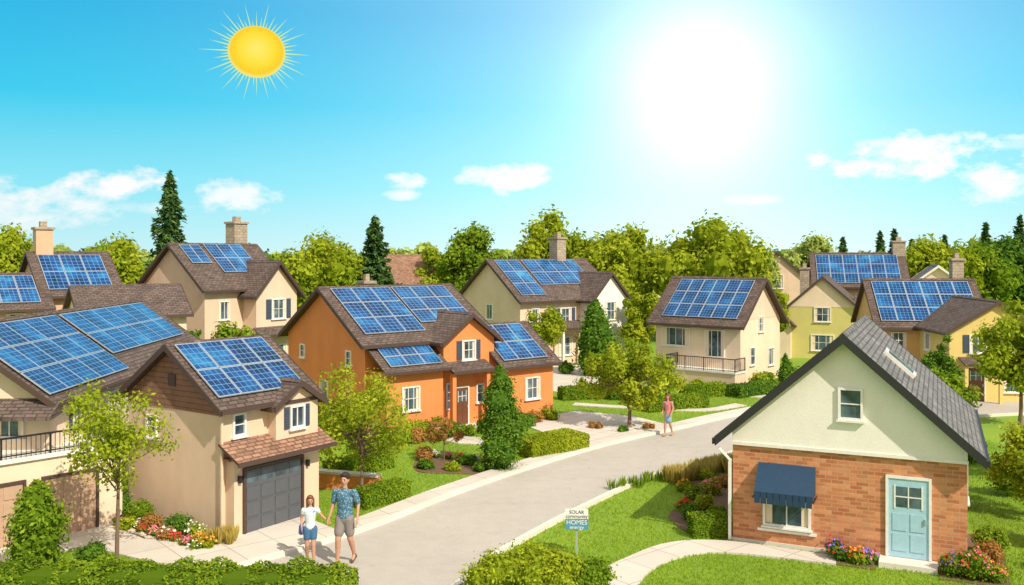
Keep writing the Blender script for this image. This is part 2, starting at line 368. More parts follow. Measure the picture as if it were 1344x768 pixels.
# brick cottage (right)
h=House('brick_house',5.41,22.4,-25,'brick','roof_grey','trim_dark')
b=h.gable(0,5.15,0,6.6,2.72,2.28,'y',oh=.36,ohg=.34,th=.13)
h.clad(b,0,2.42,'white',.05)
h.P('frieze_board','trim_white').box(-.02,5.17,-.075,-.052,2.38,2.46)
h.window(('F',-.051),2.72,3.55,.46,.66,(1,2))
h.window(('F',0),1.28,.93,1.02,.78,(2,1))
aw=h.P('awning','awning')
aw.hexa([(.62,-.62,1.30),(1.94,-.62,1.30),(1.94,-.03,1.36),(.62,-.03,1.36),(.62,-.64,1.44),(1.94,-.64,1.44),(1.94,-.03,2.0),(.62,-.03,2.0)])
for i in range(9):
    x=.62+i*.1467
    aw.box(x+.008,x+.139,-.65,-.642,1.17,1.44)
h.P('awning_frame','metal').beam((.6,-.02,1.3),(.6,-.66,1.3),.03,.03); h.P('awning_frame','metal').beam((1.96,-.02,1.3),(1.96,-.66,1.3),.03,.03)
h.door(('F',0),3.95,.84,1.78,'blue_door',.14)
h.P('door_step','kerb').box(3.35,4.55,-.55,-.002,-.02,.13)
dp=h.P('downspout','trim_white'); dp.beam((-.3,-.2,2.3),(-.06,-.06,2.0),.07,.06); dp.beam((-.06,-.06,2.02),(-.06,-.06,.05),.07,.06)
h.P('window_surround','trim_white').box(.6,1.96,-.05,-.001,.36,.42)
k=b['k']
def rs(y,x):  return (x,y,2.72+k*(5.15-x)+.014+b['tv'])
sk=h.P('skylight_frame','trim_white'); sg=h.P('skylight_glass','glass')
for y0 in (2.2,):
    n=Vector((k,0,1)).normalized()
    q=[Vector(rs(y0,4.0)),Vector(rs(y0,3.3)),Vector(rs(y0+.7,3.3)),Vector(rs(y0+.7,4.0))]
    sk.hexa([a+n*.0 for a in q]+[a+n*.09 for a in q])
    c=sum(q,Vector())/4; q2=[c+(a-c)*.82+n*.094 for a in q]; sg.face(q2)
h.window(('R',5.15),2.2,1.5,.7,.8); h.window(('R',5.15),4.6,1.5,.7,.8); h.window(('L',0),2.2,1.5,.7,.8); h.window(('L',0),4.6,1.5,.7,.8)
h.base(0,5.15,0,6.6,.1,'kerb'); h.finish()

# beige garage house (front left)
h=House('garage_house',-7.2,22.7,55,'beige','roof_brown','trim')
b=h.gable(0,2.9,0,4,3.25,1.32,'x',oh=.26,ohg=.24)
h.clad(b,0,3.0,'siding'); h.solar(b,0,-.08,2.75,.14,.95,4,2)
b2=h.gable(1.45,2.9,-.3,1.6,3.08,.48,'y',oh=.18,ohg=.16)
h.P('walls','beige').box(.1,2.9,-.34,-.001,0,1.92)
h.shed(-.12,3.1,-.002,-.78,2.28,1.88,roof='roof_tan')
h.P('lower_roof','roof_tan','trim').box(0,2.9,-.30,-.003,1.9,1.95)
h.garage(('F',-.34),.42,2.25,1.62)
h.window(('F',0),.5,2.72,.32,.5,(1,2)); h.window(('F',-.3),2.15,2.72,.42,.52,(2,1),True)
h.window(('L',0),2.9,2.45,.4,.5,(1,2))
h.window(('R',2.9),2,2.4,.5,.5)
h.P('wall_lamp','metal').box(2.42,2.5,-.43,-.345,1.35,1.52); h.P('wall_lamp','metal').box(.2,.28,-.43,-.345,1.35,1.52)
h.P('vent','trim').box(-.05,-.021,1.85,2.15,3.6,3.9)
h.P('downspout','beige').beam((-.05,-.05,3.0),(-.05,-.05,.05),.06,.06)
h.finish()

# big solar roof house (far left)
h=House('balcony_house',-11.6,22.9,93,'cream','roof_brown','trim')
b=h.gable(0,13.2,0,4.7,3.4,1.72,'x',oh=.28,ohg=.3)
h.solar(b,0,-.15,5.2,.08,.93,5,3); h.solar(b,0,5.5,12.6,.3,.93,6,2)
h.window(('L',0),.95,2.72,.62,.5,(2,1)); h.window(('L',0),2.3,2.72,.6,.5,(2,1)); h.window(('F',0),1.6,2.72,.42,.5,(2,1),True); h.window(('F',0),4,2.7,.5,.5)
h.P('lower_roof','roof_brown','trim').hexa([(-.75,-.35,2.98),(-.02,-.35,3.05),(-.02,3.2,3.05),(-.75,3.2,2.98),(-.75,-.35,3.06),(-.02,-.35,3.42),(-.02,3.2,3.42),(-.75,3.2,3.06)])
g=House('garage_wing',-12.9,20.9,48,'tan','roof_brown','trim',parent=h)
g.P('walls','cream').box(0,4.05,0,3.6,0,2.02); g.P('cornice','trim_white').box(-.08,4.13,-.08,3.68,2.02,2.12)
g.garage(('F',0),2.1,3.35,1.5,'garage_brown',4,3); g.garage(('F',0),.2,1.6,1.5,'garage_brown',4,3)
g.rail((.0,0),(4.05,0),2.12,2.62); g.rail((4.05,0),(4.05,3.4),2.12,2.62)
g.P('wall_lamp','metal').box(1.8,1.88,-.09,-.001,1.3,1.48)
g.finish(); h.finish()

h=House('tan_house',-22.5,44,40,'tan','roof_brown','trim')
b=h.gable(0,3.5,0,5.5,5.1,1.95,'x'); h.solar(b,0,.2,3.2,.12,.9,3,2)
b=h.gable(-5,0,-.8,3.6,4.55,1.45,'x'); h.solar(b,0,-2.8,-.3,.15,.9,3,2)
h.chimney(.6,2.9,.8,.7,5,8.3,'tan'); h.window(('F',0),1.7,4.3,.7,.8); h.window(('F',0),1.7,1.8,.9,1); h.window(('F',-.8),-1.4,3.9,.7,.7); h.window(('F',-.8),-3,3.9,.7,.7); h.window(('L',0),4.3,4.2,.6,.8)
h.finish()
h=House('brown_roof_house',-18.6,39.6,35,'cream','roof_brown','trim')
b=h.gable(0,4.4,0,3.6,4.35,1.15,'x'); h.window(('F',0),1.2,3.6,.6,.6);h.window(('F',0),3,3.6,.6,.6);h.window(('F',0),2,1.5,1.2,1); h.finish()

h=House('beige_house',-15.8,47,55,'beige','roof_brown','trim')
b=h.gable(0,5.3,0,5.5,5.3,2.2,'x',oh=.3,ohg=.3); h.solar(b,0,.25,1.5,.55,.95,2,1); h.solar(b,0,1.8,4.3,.35,.97,3,2)
h.gable(2.4,5.2,-1.1,2.5,5.0,1.55,'y',oh=.3,ohg=.3,wall='pink')
h.chimney(4.6,3.3,.9,.8,6.5,8.8); h.window(('F',-1.1),3.9,4.1,.9,1.0,(2,2),True); h.window(('F',-1.1),3.9,1.6,1,1.1); h.window(('F',0),1.2,4.1,.6,.9); h.window(('L',0),2.8,4.0,.6,.9); h.window(('F',0),1.2,1.6,.9,1)
h.window(('R',5.3),3.5,4,.8,.9)
h.shed(2.2,5.4,-1.102,-1.7,3.1,2.7); h.finish()

h=House('orange_house',-5.7,35.4,40,'orange','roof_brown','trim')
b=h.gable(0,6.2,0,6.5,3.6,1.95,'x',oh=.34,ohg=.3)
h.solar(b,0,.15,3.0,.16,.95,3,3); h.solar(b,0,3.1,5.9,.30,.95,3,3)
b2=h.gable(3.1,5.7,-.9,2.8,3.55,.95,'y',oh=.26,ohg=.26)
h.P('walls','orange').box(.25,2.9,-1.15,-.001,0,2.5)
h.shed(-.0,3.06,-.002,-1.5,3.42,2.5,panels=(.35,2.75,.14,.86,3,2))
b3=h.gable(5.72,8.5,-1.5,2.6,2.42,1.45,'x',oh=.25,ohg=.25); h.solar(b3,0,5.75,8.2,.12,.94,3,2)
h.clad(b3,1,2.6,'siding')
h.window(('F',-.9),4.35,3.12,.62,.72,(2,2),True); h.window(('F',-1.15),1.35,1.45,.75,.85,(3,2)); h.window(('L',0),1.2,2.9,.35,.55,(1,2)); h.window(('L',0),5.1,2.9,.35,.5,(1,2)); h.window(('L',0),3.2,1.4,.6,.8)
h.window(('F',-1.5),7.3,1.35,.75,.85,(2,2)); h.window(('R',8.5),.4,1.35,.7,.8,(2,2))
h.door(('F',-.9),4.0,.6,1.5,'brown_door',.1); h.window(('F',-.9),4.95,1.3,.35,.7,(1,2)); h.window(('F',-.9),3.35,1.3,.2,1.0,(1,3),sill=False)
h.P('door_step','kerb').box(3.3,4.8,-1.5,-.901,0,.1)
h.P('porch_post','orange').box(3.12,3.3,-1.5,-1.3,0,2.3); h.P('porch_post','orange').box(4.85,5.03,-1.5,-1.3,0,2.3)
h.shed(3.08,5.2,-.902,-1.6,2.62,2.3)
h.chimney(2.6,4.2,.5,.5,4.8,5.75); h.base(0,6.2,0,6.5,.15,'tan'); h.finish()

h=House('white_gable_house',.5,56,40,'pink','roof_brown','trim')
b=h.gable(0,8.3,0,6,4.3,2.3,'x',oh=.34,ohg=.3); h.solar(b,0,.2,2.2,.12,.96,2,3); h.solar(b,0,2.45,7.2,.35,.96,4,2)
h.gable(5.1,8.25,-1.2,2.9,4.2,1.55,'y',wall='white')
h.chimney(6.0,3.1,.8,.8,6,8.1); h.window(('F',-1.2),6.7,3.4,.9,1.1,(2,2)); h.window(('F',-1.2),6.7,1.3,1,1.1,(2,2)); h.window(('F',0),1.2,3.2,.6,.9); h.window(('F',0),3.8,3.1,.9,1.0,(2,2),True); h.window(('F',0),3.8,1.2,1.1,1.1,(2,2)); h.window(('L',0),3,3.4,.7,.9)
h.door(('F',0),1.6,.8,1.9,'brown_door'); h.window(('R',8.3),3,3,.8,1); h.shed(.6,5.0,-.002,-1.0,2.75,2.35)
for x in (.8,2.7,4.7): h.P('porch_post','white').box(x,x+.16,-.95,-.8,0,2.35)
h.finish()

h=House('terrace_house',8.2,52.1,-40,'cream','roof_brown','trim')
b=h.gable(0,5.2,0,5,3.4,2.2,'x',oh=.4,ohg=.35); h.solar(b,0,.4,5.0,.14,.93,6,3)
h.window(('F',0),1.3,2.45,1.7,.95,(4,1)); h.window(('F',0),3.7,2.2,1.1,1.4,(3,1),sill=False); h.window(('R',5.2),2.5,3.2,.6,.8,(2,2)); h.window(('R',5.2),3.8,1.3,.7,.9); h.window(('R',5.2),1.4,1.5,.5,.9,(1,2))
h.P('terrace','pink').box(1.4,5.5,-1.25,-.002,0,.78); h.P('terrace_cap','trim_white').box(1.35,5.55,-1.3,-.002,.78,.86)
h.rail((1.42,-1.22),(5.48,-1.22),.86,1.55); h.rail((1.42,-1.22),(1.42,-.05),.86,1.55); h.rail((5.48,-1.22),(5.48,-.05),.86,1.55)
h.window(('F',0),.9,.9,.6,.7); h.clad(b,1,3.5,'pink'); h.finish()

h=House('solar_house',23.2,70,-14,'tan','roof_brown','trim')
b=h.gable(0,6.6,0,5.4,4.7,2.35,'x'); h.solar(b,0,.2,6.2,.1,.92,6,3); h.chimney(6.4,2.8,.9,.8,5,8.0); h.window(('F',0),1.4,3.9,.9,.8,(2,2)); h.window(('F',0),4.4,3.9,.9,.8,(2,2)); h.window(('R',6.6),2.6,3.8,.8,.9)
h.finish()
h=House('olive_house',18.9,62.5,-22,'olive','roof_brown','trim')
b=h.gable(0,4.4,0,6,3.5,1.95,'y'); h.clad(b,0,3.5,'cream'); h.window(('F',0),2.2,3.0,1.0,.9,(2,2)); h.window(('F',0),2.2,1.1,1.4,1.0,(3,2))
h.gable(4.4,7.2,.8,4.8,3.0,1.2,'x',wall='cream'); h.window(('F',.8),5.7,2.2,.8,.9); h.gable(-2.4,.2,-.7,4,2.4,1.3,'y',wall='cream'); h.window(('F',-.7),-1.1,1.5,.8,.8)
h.chimney(.8,3.4,.6,.6,3,6.0); h.finish()
h=House('beige_gable_house',21.6,84,-12,'pink','roof_tan','trim')
b=h.gable(0,5.2,0,7,4.9,2.3,'y'); h.window(('F',0),2.6,4.6,1.1,1.2,(2,2)); h.window(('F',0),2.6,2,1.1,1.2,(2,2)); h.finish()
h=House('ochre_house',19.4,48.4,-8,'ochre','roof_brown','trim')
b=h.gable(0,5.4,0,5,3.3,2.25,'x'); h.solar(b,0,.15,5.2,.12,.93,6,3); h.window(('F',0),1,2.5,.7,.8,(2,2)); h.window(('F',0),2.6,2.5,.6,.8,(2,2)); h.window(('F',0),1,1,.8,.8); h.chimney(5.0,3.4,.6,.6,4,6.7)
h.finish()
h=House('grey_roof_house',26.6,62,-20,'cream','roof_grey','trim_white')
h.gable(0,4.2,0,5,4.6,1.6,'y'); h.window(('F',0),2.1,4.2,.8,.9); h.finish()
h=House('yellow_house',21.0,43.9,-6,'yellow','roof_brown','trim')
b=h.gable(0,4.4,0,6,3.35,1.35,'y',oh=.3); h.window(('F',0),1.3,2.75,.7,.8,(2,2),True); h.window(('F',0),3.2,2.75,.7,.8,(2,2),True); h.door(('F',0),1.2,.75,1.6,'brown_door'); h.window(('F',0),2.9,.95,.8,.9,(2,2)); h.window(('L',0),3,2.6,.7,.8)
h.shed(.4,2.2,-.002,-.8,2.05,1.8); h.P('porch_post','yellow').box(.45,.6,-.75,-.6,0,1.8); h.P('porch_post','yellow').box(2.0,2.15,-.75,-.6,0,1.8); h.finish()
h=House('pale_house',-10.3,80,30,'white','roof_tan','trim')
h.gable(0,5.2,0,6,4.5,2.4,'x'); h.window(('F',0),1.4,3.4,.8,.9); h.window(('F',0),3.6,3.4,.8,.9); h.window(('L',0),3,4,.8,.9); h.finish()
h=House('distant_house',13.5,92,-10,'cream','roof_tan','trim')
h.gable(0,5,0,6,5,2,'x'); h.window(('F',0),2.5,4,.8,.9); h.finish()

# ------------------------------------------------------------------ ground, road
def catmull(P,n=8):
    P=[np.array(p,float) for p in P]; Q=[2*P[0]-P[1]]+P+[2*P[-1]-P[-2]]; out=[]
    for i in range(1,len(Q)-2):
        a,b_,c,d=Q[i-1],Q[i],Q[i+1],Q[i+2]
        for k in range(n):
            t=k/n; out.append(.5*((2*b_)+(-a+c)*t+(2*a-5*b_+4*c-d)*t*t+(-a+3*b_-3*c+d)*t**3))
    out.append(P[-1]); return np.array(out)
def offs(P,d):
    T=np.gradient(P,axis=0); T/=np.linalg.norm(T,axis=1)[:,None]; return P+d*np.stack([-T[:,1],T[:,0]],1)
def ribbon(name,A,B,z0,z1,mat):
    mb=MB()
    for i in range(len(A)-1):
        a0,a1,b0,b1=A[i],A[i+1],B[i],B[i+1]
        if z1-z0<.02: mb.face([(*b0,z1),(*b1,z1),(*a1,z1),(*a0,z1)])
        else:
            mb.face([(*b0,z1),(*b1,z1),(*a1,z1),(*a0,z1)]); mb.face([(*a0,z0),(*a0,z1),(*a1,z1),(*a1,z0)]); mb.face([(*b0,z0),(*b1,z0),(*b1,z1),(*b0,z1)])
    if z1-z0>=.02:
        for i in (0,-1): mb.face([(*A[i],z0),(*B[i],z0),(*B[i],z1),(*A[i],z1)])
    return mb.build(name,[mat])
def slab(name,P,z0,z1,mat):
    mb=MB(); P=[tuple(p) for p in P]; ar=sum(P[i][0]*P[(i+1)%len(P)][1]-P[(i+1)%len(P)][0]*P[i][1] for i in range(len(P)))
    if ar<0: P=P[::-1]
    mb.face([(*p,z1) for p in P])
    for i in range(len(P)):
        j=(i+1)%len(P); mb.face([(*P[i],z0),(*P[j],z0),(*P[j],z1),(*P[i],z1)])
    return mb.build(name,[mat])
mb=MB(); mb.face([(-1500,-60,0),(1500,-60,0),(1500,2500,0),(-1500,2500,0)]); mb.build('ground',[M['grass']])
LE=catmull([(-9.5,14.5),(-7.6,18.2),(-6.0,20.4),(-4.6,22.0),(-3.39,23.66),(-1.6,26.67),(.7,30),(3.58,33.6),(7.03,37),(9.9,39.8),(14,43),(20,45.2),(34,48)])
RE=catmull([(-3.2,14.5),(-2.1,17.5),(-1.16,19.4),(-.56,21),(.34,22.7),(1.85,25.2),(4.2,28.6),(7.67,32.2),(11,35),(15.5,38),(21,39.8),(28,41.2),(38,43)])
ribbon('road',LE,RE,0,.006,M['asphalt'])
ribbon('kerb',offs(LE,.16),LE,0,.11,M['kerb']); ribbon('kerb',RE,offs(RE,-.16),0,.11,M['kerb'])
i0=30
ribbon('sidewalk',offs(LE,.85)[i0:],offs(LE,.162)[i0:],0,.08,M['concrete'])
drv=[(-7.0,22.35),(-5.75,24.6),(-4.3,23.0),(-5.4,21.6),(-6.5,20.2),(-8.2,20.75),(-10.2,21.9),(-12.2,19.9),(-12.9,20.9),(-10.4,23.6),(-9.0,22.4)]
slab('driveway',drv,0,.05,M['concrete'])
plaza=[(.1,38.3),(2.9,40.9),(5.2,39.6),(6.4,37.6),(3.0,34.1),(1.6,35.2)]
slab('driveway',plaza,0,.045,M['paver'])
slab('driveway',[(1.6,47),(4.4,46.2),(5.6,50),(5.0,58),(2.4,58),(2.2,51)],0,.04,M['concrete'])
pth=np.vstack([catmull([(.6,17.4),(1.42,19.4),(2.59,21),(3.84,22.16),(5.3,22.25),(7.5,21.15)],5),catmull([(7.3,20.6),(5.1,21.4),(4.04,21.2),(3.2,20.4),(2.6,19.2),(1.9,17.4)],5)])
slab('garden_path',pth,0,.05,M['concrete'])
pth2=np.vstack([catmull([(3.0,43.2),(5.5,42.2),(8.5,41.5),(10.5,43)],5),catmull([(10.9,42.4),(8.6,40.9),(5.4,41.6),(2.8,42.5)],5)])
slab('garden_path',pth2,0,.04,M['concrete'])
slab('garden_path',[(-2.6,34.4),(-2.0,33.9),(1.0,33.0),(1.2,33.5),(-1.2,34.9),(-1.9,35.4)],0,.04,M['concrete'])
slab('garden_path',[(11.5,45.0),(12.3,44.7),(15,49),(14.3,49.4)],0,.04,M['concrete'])
bedA=catmull([(4.3,23.4),(4.2,24.5),(4.9,26.0),(5.3,27.8),(6.8,29.2),(7.4,28.6),(6.4,26.5),(5.8,24.5),(5.5,22.9),(4.6,22.8),(4.3,23.4)],4)[:-1]
slab('flower_bed',bedA,0,.03,M['soil'])
def hp(ox,oy,yaw,x,y):
    c,s_=math.cos(R(yaw)),math.sin(R(yaw)); return (ox+c*x-s_*y,oy+s_*x+c*y)
bedB=[hp(-7.2,22.7,55,*q) for q in ((-.1,-.5),(-.95,-.6),(-1.2,1.5),(-1.1,4.4),(-.05,4.4),(-.05,0))]
slab('flower_bed',bedB,0,.035,M['soil'])
bedC=[hp(-5.7,35.4,40,*q) for q in ((-.6,-.4),(-.2,-2.2),(2.8,-2.6),(3.4,-1.2),(.2,-1.2))]
slab('flower_bed',bedC,0,.03,M['soil'])
bedE=catmull([(-3.3,31.9),(-1.5,31.3),(-.2,30.3),(-.5,29.2),(-1.7,29.2),(-3.1,29.6),(-3.3,31.9)],4)[:-1]
slab('flower_bed',bedE,0,.028,M['soil'])
slab('flower_bed',[hp(5.41,22.4,-25,*q) for q in ((2.2,-.05),(2.2,-.8),(3.3,-.8),(3.3,-.05))],0,.03,M['soil']); slab('flower_bed',[hp(5.41,22.4,-25,*q) for q in ((4.6,-.05),(4.6,-.85),(5.95,-.8),(5.95,3),(5.18,3),(5.18,-.05))],0,.03,M['soil'])
mb=MB(); pts=[(-6.05,27.6),(-4.9,27.2),(-3.9,26.9)]
for a,c in zip(pts[:-1],pts[1:]): mb.beam((a[0],a[1],.24),(c[0],c[1],.24),.22,.48)
for a,c in zip(pts[:-1],pts[1:]): mb.beam((a[0],a[1],.515),(c[0],c[1],.515),.3,.07,1)
mb.build('garden_wall',[M['orange'],M['kerb']])
# ------------------------------------------------------------------ foliage
def inpoly(x,y,P):
    P=np.asarray(P); c=np.zeros(len(x),bool); j=len(P)-1
    for i in range(len(P)):
        xi,yi=P[i];xj,yj=P[j]
        with np.errstate(divide='ignore',invalid='ignore'):
            m=((yi>y)!=(yj>y))&(x<(xj-xi)*(y-yi)/(yj-yi+1e-12)+xi)
        c^=m; j=i
    return c
def quadmesh(name,V,mi,tint,mats,nq):
    me=bpy.data.meshes.new(name); me.vertices.add(len(V)); me.vertices.foreach_set('co',V.astype(np.float32).ravel())
    me.loops.add(nq*4); me.loops.foreach_set('vertex_index',np.arange(nq*4,dtype=np.int32)); me.polygons.add(nq)
    me.polygons.foreach_set('loop_start',np.arange(0,nq*4,4,dtype=np.int32)); me.polygons.foreach_set('loop_total',np.full(nq,4,np.int32))
    me.polygons.foreach_set('material_index',mi.astype(np.int32))
    for m in mats: me.materials.append(m)
    a=me.attributes.new('tint','FLOAT','FACE'); a.data.foreach_set('value',tint.astype(np.float32))
    me.update(); me.validate(); return me
def unit(v): return v/(np.linalg.norm(v,axis=1)[:,None]+1e-9)
class Fol:
    def __init__(s): s.V=[];s.mi=[];s.t=[]
    def leaves(s,C,Nn,a,tint,mi=0,w=.55,axis=None):
        n=len(C); r=rng.normal(size=(n,3)) if axis is None else axis
        t=unit(np.cross(Nn,r)) if axis is None else unit(axis); b_=unit(np.cross(Nn,t)); a=np.broadcast_to(np.asarray(a,float),(n,))[:,None]
        q=np.stack([C-t*a,C+b_*a*w,C+t*a,C-b_*a*w],1).reshape(-1,3)
        s.V.append(q); s.mi.append(np.full(n,mi)); s.t.append(np.clip(tint,0,1))
    def tube(s,P,rad,mi=1,n=7):
        P=[np.array(p,float) for p in P]; rings=[]
        for i,p in enumerate(P):
            d=P[min(i+1,len(P)-1)]-P[max(i-1,0)]; d/=np.linalg.norm(d)+1e-9; u=np.cross(d,[.3,.9,.1]); u/=np.linalg.norm(u); v=np.cross(d,u)
            an=np.arange(n)*2*math.pi/n; rings.append(p+rad[i]*(np.cos(an)[:,None]*u+np.sin(an)[:,None]*v))
        q=[]
        for A,B in zip(rings[:-1],rings[1:]):
            for k in range(n): q+= [A[k],A[(k+1)%n],B[(k+1)%n],B[k]]
        s.V.append(np.array(q)); m=len(q)//4; s.mi.append(np.full(m,mi)); s.t.append(np.full(m,.5))
    def mesh(s,name,mats):
        V=np.concatenate(s.V); mi=np.concatenate(s.mi); t=np.concatenate(s.t); return quadmesh(name,V,mi,t,mats,len(mi))
    def obj(s,name,mats,loc=(0,0,0)):
        o=bpy.data.objects.new(name,s.mesh(name,mats)); o.location=loc; COL.objects.link(o); return o
def clumps(F,C,rad,n,ls,mi=0,up=.25,shell=.55,tb=.5,tv=.22,flat=1.0):
    C=np.asarray(C); rad=np.asarray(rad); w=rad**2; k=rng.choice(len(C),n,p=w/w.sum()); d=unit(rng.normal(size=(n,3)))
    r=rad[k]*(shell+(1-shell)*rng.random(n)**.6)*(1+.17*rng.normal(size=n)); dd=d.copy(); dd[:,2]*=flat
    P=C[k]+dd*r[:,None]; nn=unit(d+rng.normal(size=(n,3))*.55+np.array([0,0,up]))
    ct=rng.normal(size=len(C))*.14
    F.leaves(P,nn,ls*(.55+.8*rng.random(n)),tb+ct[k]+rng.normal(size=n)*tv*.7,mi)
    return P
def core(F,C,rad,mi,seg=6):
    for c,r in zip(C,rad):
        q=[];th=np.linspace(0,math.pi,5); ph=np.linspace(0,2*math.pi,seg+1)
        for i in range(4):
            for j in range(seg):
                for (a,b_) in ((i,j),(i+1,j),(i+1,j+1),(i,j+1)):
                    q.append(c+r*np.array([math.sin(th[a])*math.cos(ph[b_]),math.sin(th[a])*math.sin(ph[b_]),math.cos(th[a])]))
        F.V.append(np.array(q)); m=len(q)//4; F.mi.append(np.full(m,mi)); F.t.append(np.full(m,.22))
def tree(name,x,y,H,W,zb,mat='leaf',n=5000,ls=.12,nc=26,tr=.1,sparse=False,z0=0,trunkmat='bark',F=None):
    own=F is None
    if own: F=Fol(); ox=oy=0
    else: ox,oy=x,y
    Rr=W/2; zc=(H+zb)/2; hz=(H-zb)/2; C=[];rad=[]
    for i in range(nc):
        d=rng.normal(size=3); d/=np.linalg.norm(d); u=rng.random()**.4; z=d[2]*u
        wob=(1+.12*math.sin(3*math.atan2(d[1],d[0])+nc))*(1.08-.22*max(0,z))
        c=np.array([ox+Rr*.78*d[0]*u*wob,oy+Rr*.78*d[1]*u*wob,zc-.06*hz+hz*.8*z]); C.append(c); rad.append(min(Rr,hz)*(.22+.17*rng.random())*(.85 if sparse else 1.05))
    C=np.array(C);rad=np.array(rad)
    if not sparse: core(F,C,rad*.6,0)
    clumps(F,C,rad,n,ls,shell=.25 if sparse else .6)
    lean=rng.normal(size=2)*.04*H*.3
    top=np.array([ox+lean[0],oy+lean[1],zb+(H-zb)*.45]); mid=np.array([ox+lean[0]*.3,oy+lean[1]*.6,zb*.6])
    F.tube([(ox,oy,-.05),(ox,oy,.12*zb+.05),mid,top],[tr*1.5,tr,tr*.85,tr*.45])
    for c in C[::2 if not sparse else 1]:
        s_=mid+(top-mid)*(.35+.6*rng.random()); m_=(s_+c)/2+np.array([0,0,-.05*H*.3]); F.tube([s_,m_,c],[tr*.42,tr*.26,tr*.1],n=5)
    if own: return F.obj(name,[M[mat],M[trunkmat]],(x,y,z0))
def cypress(name,x,y,H,W,mat='leafd',n=3500,ls=.07):
    F=Fol(); C=[];rad=[]
    for i in range(34):
        t=(i+.5)/34; r=W/2*math.sin(math.pi*min(1,(t*.86+.12)))**.75*(1-.25*t); a=rng.random()*6.28; q=r*.5*rng.random()
        C.append([math.cos(a)*q,math.sin(a)*q,.12+H*.95*t*.97]); rad.append(max(.06,r*.72))
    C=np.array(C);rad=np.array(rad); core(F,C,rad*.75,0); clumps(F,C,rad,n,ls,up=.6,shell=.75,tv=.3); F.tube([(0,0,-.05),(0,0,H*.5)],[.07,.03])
    return F.obj(name,[M[mat],M['bark']],(x,y,0))
def conifer(name,x,y,H,W,n=5000,ls=.3,mat='leafc',F=None):
    own=F is None; ox=oy=0
    if own: F=Fol()
    else: ox,oy=x,y
    NB=150; P=[];Nn=[];A=[]; TT=[]
    for i in range(NB):
        t=(i+rng.random())/NB; t=t**1.05; z=H*(.09+.9*t); rr=W/2*(1-t)**.8*(.62+.6*rng.random())+.06; per=max(8,int(n/NB*1.9*(rr/(W/2))+6))
        a=i*2.399+rng.random()*.5; u=rng.random(per)**.7; d=np.array([math.cos(a),math.sin(a)])
        side=rng.normal(size=per)*(.18*rr*(1.15-u)+.03)
        p=np.stack([ox+d[0]*u*rr-d[1]*side,oy+d[1]*u*rr+d[0]*side,z-.30*rr*u+.12*rr*u**3+rng.normal(size=per)*.010*H],1)
        P.append(p); Nn.append(np.tile([d[0]*.6,d[1]*.6,.8],(per,1))+rng.normal(size=(per,3))*.5); A.append(np.tile([d[0],d[1],-.3],(per,1))+rng.normal(size=(per,3))*.5)
        TT.append(np.full(per,.5+rng.normal()*.15))
    P=np.concatenate(P);Nn=unit(np.concatenate(Nn)); F.leaves(P,Nn,ls*(.5+.8*rng.random(len(P))),np.concatenate(TT)+rng.normal(size=len(P))*.2,0,.42,np.concatenate(A))
    F.tube([(ox,oy,0),(ox,oy,H*.5),(ox,oy,H*.99)],[W*.05,W*.03,.02])
    if own: return F.obj(name,[M[mat],M['bark']],(x,y,0))
def bush(name,x,y,W,H,mat='leaf',n=900,ls=.05,flower=None,D=None,sp=1.0):
    F=Fol(); D=D or W; C=[];rad=[]
    for i in range(12):
        a=rng.random()*6.28; q=rng.random()**.5*.55; hh=H*(.35+.35*rng.random())*(1-.4*q)
        C.append([math.cos(a)*q*W/2*1.1,math.sin(a)*q*D/2*1.1,hh]); rad.append(min(W,D,H*1.3)*(.22+.1*rng.random()))
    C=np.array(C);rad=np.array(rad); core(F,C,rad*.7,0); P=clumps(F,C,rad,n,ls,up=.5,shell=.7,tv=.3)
    mats=[M[mat],M['bark']]
    if flower:
        top=P[P[:,2]>H*.4]
        for i,fm in enumerate(flower):
            m=min(80,len(top)); q=top[rng.choice(len(top),m)]+rng.normal(size=(m,3))*.02+[0,0,.03]
            for _ in range(2): F.leaves(q,unit(rng.normal(size=(m,3))+[0,-.3,1]),ls*.85,np.full(m,.5),2+i,.9)
            mats.append(M[fm])
    return F.obj(name,mats,(x,y,0))
